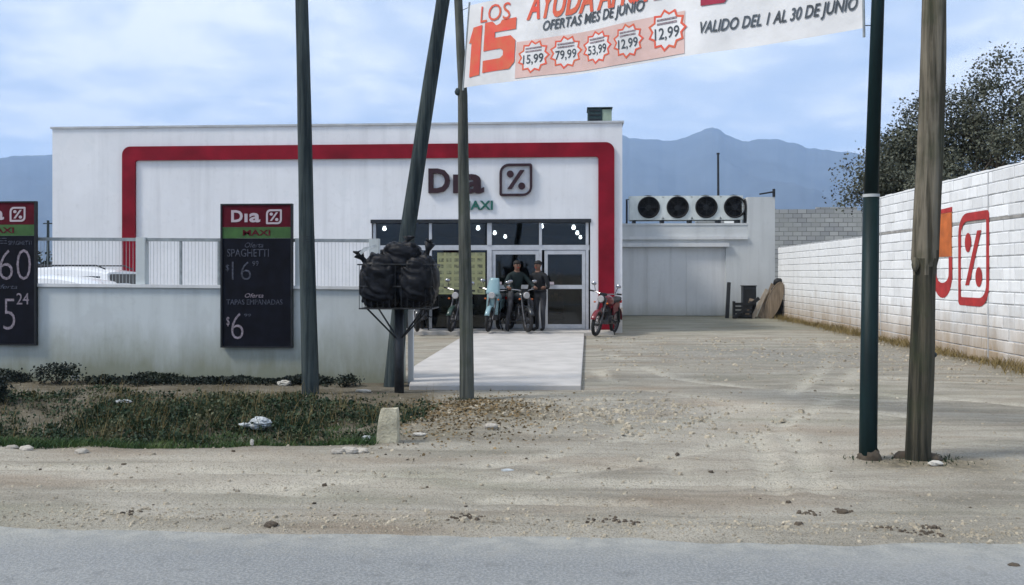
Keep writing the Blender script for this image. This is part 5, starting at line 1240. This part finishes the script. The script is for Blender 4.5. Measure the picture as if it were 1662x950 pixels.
    if suv:
        for s in (-1, 1): MB().tube([(xr0 + .1, s * (W_ / 2 - .34), Hr - .06), (xr0 + .3, s * (W_ / 2 - .34), Hr + .015), (xr1 - .2, s * (W_ / 2 - .34), Hr + .015), (xr1, s * (W_ / 2 - .34), Hr - .07)], .014, 6).build('roof_rail', M['dark_metal'], o)
    return o
c1 = atY(140, 445, 15.4); car('white low car nearest the wall, its curved roof above the coping', (c1.x, 15.4, gz(c1.x, 15.4)), R(2), M['car_white'], 1.50, hood=.93)
c2 = atY(60, 445, 18.4); car('white tall car behind the low one, with dark roof rails', (c2.x, 18.4, gz(c2.x, 18.4)), R(178), M['car_white'], 1.665, L=4.3, W_=1.75, hood=1.02, suv=True)

# ================================================================== JUNK by the corner of the annex
JY = 31.6
def leaning(name, label, cat, px0, py0, px1, py1, w_, th_, mat, Y=JY, tilt=.5):
    a = atY(px0, py0, Y); b_ = atY(px1, py1, Y + tilt); a.z = gz(a.x, Y) + .0; ax = (b_ - a); L = ax.length; ax.normalize()
    sx = ax.cross(Vector((0, 1, 0))).normalized(); nn = sx.cross(ax).normalized(); o = MB()
    p = [a - sx * w_ / 2, a + sx * w_ / 2, b_ + sx * w_ / 2 * .95, b_ - sx * w_ / 2]
    o.raw([q - nn * th_ / 2 for q in p] + [q + nn * th_ / 2 for q in p], [(0, 1, 2, 3), (7, 6, 5, 4), (0, 4, 5, 1), (1, 5, 6, 2), (2, 6, 7, 3), (3, 7, 4, 0)])
    return tag(o.build(name, mat, org=a, bevel=.006), label, cat)
leaning('dark_stake', 'dark upright stake leaning on the annex wall left of the junk heap', 'stake', 1180, 513, 1183, 459, .12, .10, M['char'])
leaning('plank', 'pale narrow plank leaning in the middle of the junk heap', 'plank', 1221, 513, 1245, 470, .14, .04, M['plank_pale'], tilt=.25)
leaning('plank', 'dark broad plank leaning right of the pale plank', 'plank', 1235, 514, 1257, 462, .26, .05, M['plank'], Y=JY + .1, tilt=.35)
leaning('plank', 'short brown plank leaning left of the pale plank', 'plank', 1212, 513, 1222, 478, .16, .05, M['plank'], Y=JY + .15, tilt=.2)
leaning('plank', 'long dark plank propped at a low slant across the junk heap', 'plank', 1190, 513, 1232, 484, .12, .05, M['char'], Y=JY - .25, tilt=.15)
leaning('plank', 'broken grey board leaning behind the oval table top', 'plank', 1246, 514, 1268, 458, .22, .04, M['plank'], Y=JY + .3, tilt=.3)
# dark crate
cr = thing('crate', 'dark slatted crate on the ground left of the leaning planks', 'crate', (xY(1205, JY), JY, 0)); x = xY(1205, JY)
for k in range(4): MB().box((x - .28, JY - .20, .05 + .13 * k), (x + .28, JY - .17, .15 + .13 * k)).build('slat', M['char'], cr)
for s in (-1, 1): MB().box((x + s * .28 - .02, JY - .165, 0), (x + s * .28 + .02, JY + .2, .58)).build('side', M['char'], cr)
MB().box((x - .26, JY - .165, .03), (x + .26, JY + .2, .06)).build('base', M['char'], cr)
cr = thing('metal_box', 'tall dark metal box standing behind the crate', 'box', (xY(1216, JY + .4), JY + .4, 0)); x = xY(1216, JY + .4)
MB().box((x - .22, JY + .3, 0), (x + .22, JY + .7, 1.08)).build('cabinet', M['dark_metal'], cr, bevel=.01); MB().box((x - .24, JY + .28, 1.082), (x + .24, JY + .72, 1.11)).build('lid', M['char'], cr)
MB().box((x - .18, JY + .288, .12), (x + .18, JY + .298, .98)).build('door', M['char'], cr)
# oval board: table top stood on edge
ov = thing('oval_table_top', 'brown oval table top stood on edge against the white wall', 'table top', (xY(1258, JY), JY, 0))
ca = atY(1257, 487, JY); dirn = Vector((.35, .0, .94)).normalized(); sx = Vector((.93, -.05, -.35)).normalized(); nn = dirn.cross(sx).normalized()
op = [(.22 * math.cos(2 * math.pi * i / 28), .66 * math.sin(2 * math.pi * i / 28)) for i in range(28)]
ca.z = .60
MB().prism(op, lambda u, v, d: tuple(ca + sx * u + dirn * v + nn * d), 0, .05).build('top', M['plank'], ov); MB().ring([(u * 1.05, v * 1.03) for u, v in op], [(u * .999, v * .999) for u, v in op], lambda u, v, d: tuple(ca + sx * u + dirn * v + nn * d), -.01, .06).build('edge_band', M['plank'], ov)
bl = thing('tarp_bundle', 'dark bundled tarpaulin heaped behind the oval table top', 'bundle', (xY(1264, JY + .4), JY + .45, 0))
x = xY(1262, JY + .4); MB().blob((x, JY + .45, .55), (.32, .25, .62), 21, .2, 20, 16, 2.4).build('bundle', M['char'], bl, smooth=True); MB().blob((x + .02, JY + .42, 1.22), (.16, .14, .14), 23, .3, 14, 10, 3).build('top_fold', M['char'], bl, smooth=True)
MB().torus((x, JY + .45, .75), (0.1, 0, 1), .31, .012, 24, 6, 1).build('rope', M['plank_pale'], bl, smooth=True)

# ================================================================== VEGETATION
def leaves(mb, P, size, rs, flat=.5, per=1, up=0.0):
    for p in P:
        for _ in range(per):
            a = Vector((rs.gauss(0, 1), rs.gauss(0, 1), rs.gauss(0, 1) * flat + up)).normalized(); b_ = a.orthogonal().normalized(); b_.rotate(Matrix.Rotation(rs.uniform(0, 6.28), 3, a)) 
            L = size * rs.uniform(.6, 1.4); W_ = L * rs.uniform(.25, .45); k = len(mb.v); p = Vector(p)
            mb.v += [tuple(p), tuple(p + a * L * .5 + b_ * W_), tuple(p + a * L), tuple(p + a * L * .5 - b_ * W_)]; mb.f.append((k, k + 1, k + 2, k + 3))
def blades(mb, x, y, h, rs, w_=.008, lean=.5):
    z = gz(x, y) - .01; q = rs.uniform(0, 6.28); l = rs.uniform(.1, lean) * h; dx, dy = math.cos(q) * l, math.sin(q) * l; k = len(mb.v); ex, ey = -math.sin(q + 1) * w_, math.cos(q + 1) * w_
    mb.v += [(x - ex, y - ey, z), (x + ex, y + ey, z), (x + dx * .4 + ex * .7, y + dy * .4 + ey * .7, z + h * .6), (x + dx * .4 - ex * .7, y + dy * .4 - ey * .7, z + h * .6), (x + dx, y + dy, z + h)]
    mb.f += [(k, k + 1, k + 2, k + 3), (k + 3, k + 2, k + 4)]
# ditch weeds
rs = random.Random(5); mbw = MB(); mbl = MB(); mbd = MB()
NPT = 9500
xs_ = np.array([rs.uniform(-8.2, -1.5) for _ in range(NPT)]); ys_ = np.array([rs.uniform(7.6, 10.9) for _ in range(NPT)])
dens = fbm(xs_ * .9, ys_ * 1.2, 61, 3); zz_ = ground_h(xs_, ys_)
for x, y, d, z in zip(xs_, ys_, dens, zz_):
    right = 1 - sst(-2.6, -1.6, x) * .75
    far = 1 - sst(9.7, 10.9, y + (d - .5) * 1.2)
    if y < 7.62 + .5 * float(vn(x * 1.7, 4.0, 63)) or rs.random() > (float(sst(.24, .50, d)) * (1.0 if x < -3.5 else .8) + .12) * right * far: continue
    h = rs.uniform(.02, .13) * (1 + 1.2 * max(0, d - .5)) * (.75 if x > -2.6 else 1) * (.55 if y > 9.9 else 1)
    if y < 8.6 + (d - .5) * 1.8:
        h *= .62
        for _ in range(5): blades(mbl, x + rs.gauss(0, .035), y + rs.gauss(0, .035), h * rs.uniform(.5, 1.0), rs, .006, .8)
    else:
        P = [(x + rs.gauss(0, .04), y + rs.gauss(0, .04), z + rs.uniform(0, h)) for _ in range(7)]; leaves(mbw, P, .034, rs, .6, 1, .45)
        if rs.random() < .16:
            for _ in range(3): blades(mbd, x + rs.gauss(0, .05), y + rs.gauss(0, .05), rs.uniform(.08, .26), rs, .0028, .5)
        if rs.random() < .8:
            for _ in range(4): blades(mbw, x + rs.gauss(0, .04), y + rs.gauss(0, .04), h * rs.uniform(.8, 1.5), rs, .004, .6)
tag(mbw.build('ditch_weeds', M['weed']), 'dark green weeds filling the ditch beside the road', kind='stuff')
tag(mbd.build('dry_stalks', M['dry_grass']), 'thin dry stalks standing among the ditch weeds', kind='stuff')
# low grass along the near lip, plus a few tufts on the verge
for _ in range(9000):
    x = rs.uniform(-8.2, -1.7); y = 7.80 + abs(rs.gauss(0, .30)) + .35 * float(vn(x * 1.7, 4.0, 63)) - .15
    if rs.random() > 1.6 * float(vn(x * 2.1, y * 2, 65)): continue
    blades(mbl, x, y, rs.uniform(.03, .10), rs, .005, .9)
tag(mbl.build('verge_grass', M['weed_low']), 'low bright grass along the near edge of the ditch', kind='stuff')
# weeds at the foot of the low wall
rs = random.Random(8); mb = MB()
for _ in range(3800):
    x = rs.uniform(-8.3, xe); e = float(fbm(x * 1.1, 2.0, 71, 3)); 
    if rs.random() > (e - .53) * 7: continue
    y = FY - .04 - abs(rs.gauss(0, .16)); h = .015 + .30 * max(0, e - .46) * (1.5 if x < -5.5 else .8); z = gz(x, y)
    leaves(mb, [(x + rs.gauss(0, .03), y, z + rs.uniform(0, h)) for _ in range(6)], .032, rs, .6, 1, .4)
tag(mb.build('wall_foot_weeds', M['shrub']), 'dark weeds strung along the foot of the low wall', kind='stuff')
def shrub(label, x, y, rx, rz_, seed, n=1000, mat='shrub'):
    o = thing('shrub', label, 'shrub', (x, y, gz(x, y)), group='shrubs at the foot of the low wall'); rs = random.Random(seed); z = gz(x, y); mb = MB(); st = MB()
    for k in range(9):
        q = rs.uniform(0, 6.28); e = Vector((x + rx * .8 * math.cos(q) * rs.random(), y + rx * .35 * math.sin(q), z + rz_ * rs.uniform(.5, 1.0))); st.tube([(x + rs.gauss(0, .03), y, z - .03), ((x + e.x) / 2 + rs.gauss(0, .03), (y + e.y) / 2, (z + e.z) / 2), e], [.008, .006, .003], 5)
        P = [(e.x + rs.gauss(0, rx * .22), e.y + rs.gauss(0, rx * .15), max(z, e.z - abs(rs.gauss(0, rz_ * .3)))) for _ in range(n // 9)]; leaves(mb, P, .036, rs, .7, 1, .3)
    mb.build('foliage', M[mat], o); st.build('stems', M['trunk'], o); return o
sx_ = xY(92, 12.2); shrub('largest dark shrub against the low wall near the left price board', sx_, 12.2, .34, .30, 1)
sx_ = xY(158, 12.25); shrub('smaller dark shrub right of the largest one by the wall', sx_, 12.25, .22, .13, 2, 420)
sx_ = xY(232, 12.2); shrub('low spreading dark shrub below the railing post', sx_, 12.2, .40, .10, 3, 500)
sx_ = xY(562, 12.2); shrub('small dark shrub between the straight pole and the garbage basket', sx_, 12.2, .30, .15, 4, 450)
sx_ = xY(4, 9.9); shrub('dark clump at the left picture edge on the ditch bank', sx_, 9.9, .16, .32, 5, 800)
# dry leaf litter heap and litter flecks
rs = random.Random(11); mb = MB()
for _ in range(2600):
    x = rs.gauss(-1.15, .5); y = rs.gauss(9.6, .75)
    if x < -1.9 or x > .1: continue
    leaves(mb, [(x, y, gz(x, y) + .006)], .032, rs, .15)
tag(mb.build('leaf_litter', M['dry_leaf']), 'dry brown leaf litter heaped between the concrete stub and apron', kind='stuff')
# dry grass along the right wall and round the pole feet
rs = random.Random(12); mb = MB()
for _ in range(5200):
    y = rs.uniform(10, 31.5); d = float(vn(y * .9, 3, 77)); x = WX - .02 - abs(rs.gauss(0, .12 + .12 * d)); blades(mb, x, y, rs.uniform(.03, .17) * (.5 + d), rs, .006, .9)
tag(mb.build('dry_grass_strip', M['dry_grass']), 'dry yellow grass along the foot of the white wall', kind='stuff')
mb = MB()
for cxp, cyp, n, sp in ((a5.x, a5.y, 420, .13), (a4.x, a4.y, 110, .09), (g3.x, g3.y, 160, .12), (gp(505, 641).x, gp(505, 641).y, 160, .14)):
    for _ in range(n): blades(mb, cxp + rs.gauss(0, sp) + (.08 if n == 420 else 0), cyp + rs.gauss(0, sp * .8), rs.uniform(.012, .045), rs, .005, .9)
tag(mb.build('pole_foot_grass', M['weed']), 'thin dark grass growing round the pole feet', kind='stuff')
# tree behind the right wall
def tree(label, x, y, H_, spread, seed, nleaf, lsize=.10):
    o = thing('tree', label, 'tree', (x, y, 0), group='trees behind the white block wall'); rs = random.Random(seed); wd = MB(); lf_ = MB(); tips = []
    def grow(p, d, L, r, lev):
        e = p + d * L; m_ = p.lerp(e, .5) + Vector((rs.gauss(0, .06), rs.gauss(0, .06), rs.gauss(0, .04))) * L; wd.tube([p, m_, e], [r, r * .8, r * .6], 6 if lev else 10, caps=False)
        if lev >= 5 or r < .004: tips.append(e); return
        if lev >= 2: tips.append(m_)
        for k in range(rs.choice((2, 3, 3)) if lev < 3 else rs.choice((2, 3))):
            nd_ = (d + Vector((rs.gauss(0, .55), rs.gauss(0, .55), rs.gauss(.08, .35)))).normalized(); grow(e, nd_, L * rs.uniform(.55, .80), r * .6, lev + 1)
    for k in range(5):
        q = 2 * math.pi * k / 5 + rs.random(); grow(Vector((x + .1 * math.cos(q), y + .1 * math.sin(q), 0)), Vector((math.cos(q) * spread, math.sin(q) * spread, 1.0)).normalized(), H_ * .36, .10, 0)
    for i in range(nleaf):
        tp_ = rs.choice(tips); s_3 = .20; leaves(lf_, [(tp_.x + rs.gauss(0, s_3), tp_.y + rs.gauss(0, s_3), tp_.z + rs.gauss(0, s_3 * .8))], lsize, rs, .8)
    wd.build('trunk', M['trunk'], o, smooth=True); lf_.build('crown', M['tree_leaf'], o); return o
tree('broad dusty tree behind the wall at the right edge', 13.2, 25.0, 7.6, .5, 3, 78000, .075)
tree('second dusty tree right behind the thick barked pole', 11.9, 26.2, 6.2, .46, 8, 44000, .075)
# far left hedge and thin post
hx = xY(66, 46); o = thing('hedge', 'dark hedge far behind the parked cars at the left', 'hedge', (hx, 46, 0)); rs = random.Random(15); mb = MB()
for _ in range(4000): leaves(mb, [(rs.uniform(hx - 9, hx + 3), 46 + rs.gauss(0, .4), rs.uniform(.2, 2.4 + .35 * math.sin(hx + 3 * _)))], .22, rs, .8)
mb.build('foliage', M['shrub'], o); MB().box((hx - 9, 45.8, 0), (hx + 3, 46.2, 1.9)).build('core', M['char'], o)
p = atY(78, 358, 44); tag(MB().tube([(p.x, 44, -.1), (p.x, 44, p.z)], [.09, .06], 8).tube([(p.x - .25, 44, p.z - .15), (p.x + .25, 44, p.z - .15)], .03, 6).build('far_post', M['pole_dark'], org=(p.x, 44, 0)), 'thin dark post left of the shop, far behind the cars', 'post')

# ================================================================== SMALL THINGS on the ground
# concrete stub beside the ditch
cs_ = gp(629, 722); zs = gz(cs_.x, cs_.y); hs = .30; mb = MB(); rs = random.Random(3); rings = 7
for i in range(rings + 1):
    u = i / rings; hw = .105 - .022 * u - (.012 if i == rings else 0)
    for j in range(16):
        q = 2 * math.pi * j / 16; c_, s_2 = math.cos(q), math.sin(q); k = 1 / max(abs(c_), abs(s_2)) ** .75; g = hw * k * (1 + rs.gauss(0, .02)); mb.v.append((cs_.x + c_ * g + .02 * u, cs_.y + s_2 * g * .8, zs - .06 + (hs + .06) * u + (rs.gauss(0, .006) if i == rings else 0)))
mb.f = [(i * 16 + j, i * 16 + (j + 1) % 16, (i + 1) * 16 + (j + 1) % 16, (i + 1) * 16 + j) for i in range(rings) for j in range(16)] + [tuple(rings * 16 + j for j in range(16))]
tag(smooth_auto(mb.build('concrete_stub', M['old_concrete'], org=(cs_.x, cs_.y, zs)), 50), 'short weathered concrete stub post at the end of the ditch', 'post')
def crumple(name, label, cat, px, py, r, mat, seed, z=None, lift=0.0):
    p = gp(px, py) if z is None else gp(px, py, z); zz = gz(p.x, p.y); rr_ = Vector(r)
    p2 = p
    mb = MB().blob((p2.x, p2.y, zz + rr_.z * .7 + lift), rr_, seed, .22, 30, 20, 3.4, 0, .8, .25); return tag(mb.build(name, mat, org=(p2.x, p2.y, zz), smooth=False), label, cat)
pb = gp(412, 700, -.05)
bg_ = thing('plastic_bag', 'crumpled white plastic bag lying in the ditch weeds', 'plastic bag', (pb.x, pb.y + .1, 0)); zz = gz(pb.x, pb.y + .1) + .02
MB().blob((pb.x + .03, pb.y + .1, zz + .06), (.125, .09, .070), 31, .10, 44, 30, 3.0, 0, 1.0, .30).build('bag', M['white_bag'], bg_, smooth=True); MB().blob((pb.x - .12, pb.y + .08, zz + .045), (.075, .035, .025), 33, .2, 24, 16, 4, 0, 1.0, .35).build('handle_flap', M['white_bag'], bg_, smooth=True)
crumple('paper_scrap', 'white paper scrap on the far ditch bank left of the pole', 'paper', 201, 657, (.10, .05, .025), M['white_bag'], 35, .05, .05)
crumple('paper_scrap', 'crumpled pale scrap beside the largest wall shrub', 'paper', 122, 619, (.055, .05, .045), M['white_bag'], 36, 0, .02)
crumple('paper_scrap', 'pale flattened carton under the wall left of the straight pole', 'paper', 462, 626, (.10, .07, .04), M['paper'], 37)
crumple('paper_scrap', 'thin upright scrap in the grass below the white plastic bag', 'paper', 409, 727, (.018, .012, .03), M['paper'], 38, 0, .015)
crumple('paper_scrap', 'pale scrap lying between the two poles left of the basket', 'paper', 590, 637, (.11, .06, .02), M['paper'], 39)
crumple('paper_scrap', 'small white scrap in the weeds left of the concrete stub', 'paper', 595, 716, (.05, .04, .03), M['white_bag'], 40, 0, .02)
crumple('paper_scrap', 'flat white scrap lying on the dirt right of the ditch', 'paper', 824, 767, (.05, .035, .010), M['white_bag'], 41)
crumple('paper_scrap', 'pale scrap at the near edge of the leaf litter', 'paper', 680, 711, (.07, .04, .015), M['paper'], 42)
for i, (px, py, r, lb) in enumerate(((548, 741, .055, 'leftmost pale stone of the row at the ditch end'), (566, 739, .065, 'middle pale stone of the row at the ditch end'), (586, 738, .05, 'rightmost pale stone of the row at the ditch end'), (797, 704, .06, 'grey stone at the lower edge of the gravel heap'), (440, 853, .035, 'dark little stone lying at the road edge left of centre'), (43, 732, .05, 'pale stone on the ditch lip at the far left'), (20, 730, .045, 'leftmost pale stone on the ditch lip'), (132, 735, .05, 'pale stone on the ditch lip right of the left pair'), (1367, 832, .03, 'small dark stone on the verge below the green pole'), (1646, 912, .028, 'dark stone on the road edge in the lower right corner'), (201, 757, .02, 'tiny dark stone on the verge at the left'))):
    p = gp(px, py); z = gz(p.x, p.y); tag(MB().blob((p.x, p.y, z + r * .25), (r * 1.2, r * .9, r * .55), 50 + i, .25, 12, 8, 2.5).build('stone', M['clod'] if 'dark' in lb else M['stone'], org=(p.x, p.y, z)), lb, 'stone', 'loose stones on the verge')
# pebbles and clods strewn over lot and verge
rs = random.Random(21); mb = MB()
def peb(mb, x, y, r):
    z = gz(x, y); k = len(mb.v); q = rs.uniform(0, 6.28)
    for i in range(5): a_ = q + 2 * math.pi * i / 5; rr_ = r * rs.uniform(.7, 1.2); mb.v.append((x + rr_ * math.cos(a_), y + rr_ * math.sin(a_), z - r * .2))
    for i in range(5): a_ = q + 2 * math.pi * i / 5; rr_ = r * rs.uniform(.4, .8); mb.v.append((x + rr_ * math.cos(a_), y + rr_ * math.sin(a_), z + r * rs.uniform(.35, .7)))
    mb.f += [tuple(k + 5 + i for i in range(5))] + [(k + i, k + (i + 1) % 5, k + 5 + (i + 1) % 5, k + 5 + i) for i in range(5)]
for _ in range(2300):
    y = 5.5 + 8.5 * rs.random() ** 1.6; x = rs.uniform(-.62, .62) * y - .05 * y
    peb(mb, x, y, abs(rs.gauss(0, .008)) + .003)
for _ in range(9000):
    y = 5.5 + 6.5 * rs.random() ** 1.4; peb(mb, rs.uniform(-.62, .62) * y - .05 * y, y, rs.uniform(.002, .0055))
for _ in range(1500): peb(mb, rs.gauss(.5, .8), rs.gauss(9.8, .8), abs(rs.gauss(0, .014)) + .005)
for _ in range(1300): peb(mb, rs.uniform(.5, 7), rs.uniform(13, 22), abs(rs.gauss(0, .018)) + .006)
for _ in range(1500): peb(mb, rs.uniform(-3.5, 3.5), 5.52 + rs.gauss(0, .10), abs(rs.gauss(0, .007)) + .003)
tag(mb.build('pebbles', M['pebble']), 'small pebbles strewn over the dirt', kind='stuff')
mb = MB()
for _ in range(50):
    y = 5.55 + 2.5 * rs.random() ** 1.8; peb(mb, rs.uniform(-.6, .6) * y, y, abs(rs.gauss(0, .012)) + .006)
for c in ((768, 843), (745, 846), (1370, 830), (1318, 832), (985, 848), (1008, 850), (1512, 858), (1450, 860), (1495, 866)):
    p = gp(*c)
    for _ in range(14): peb(mb, p.x + rs.gauss(0, .05), p.y + rs.gauss(0, .025), rs.uniform(.008, .02))
tag(mb.build('dirt_clods', M['clod']), 'dark clods of earth on the verge', kind='stuff')

# ================================================================== HAZE
hz = MB().box((-9500, -9500, -12), (9500, 9500, 1150)).mesh('haze')
hm = bpy.data.materials.new('haze_air'); hm.use_nodes = True; t = hm.node_tree; t.nodes.clear()
pv = N(t, 'ShaderNodeVolumePrincipled'); pv.inputs['Color'].default_value = (0.45, 0.66, 1.0, 1); pv.inputs['Density'].default_value = 0.00014; pv.inputs['Anisotropy'].default_value = 0.0
oo_ = t.nodes.new('ShaderNodeOutputMaterial'); t.links.new(pv.outputs[0], oo_.inputs['Volume']); hz.materials.append(hm)
tag(link('haze', hz), 'pale blue air haze over the valley', kind='stuff')
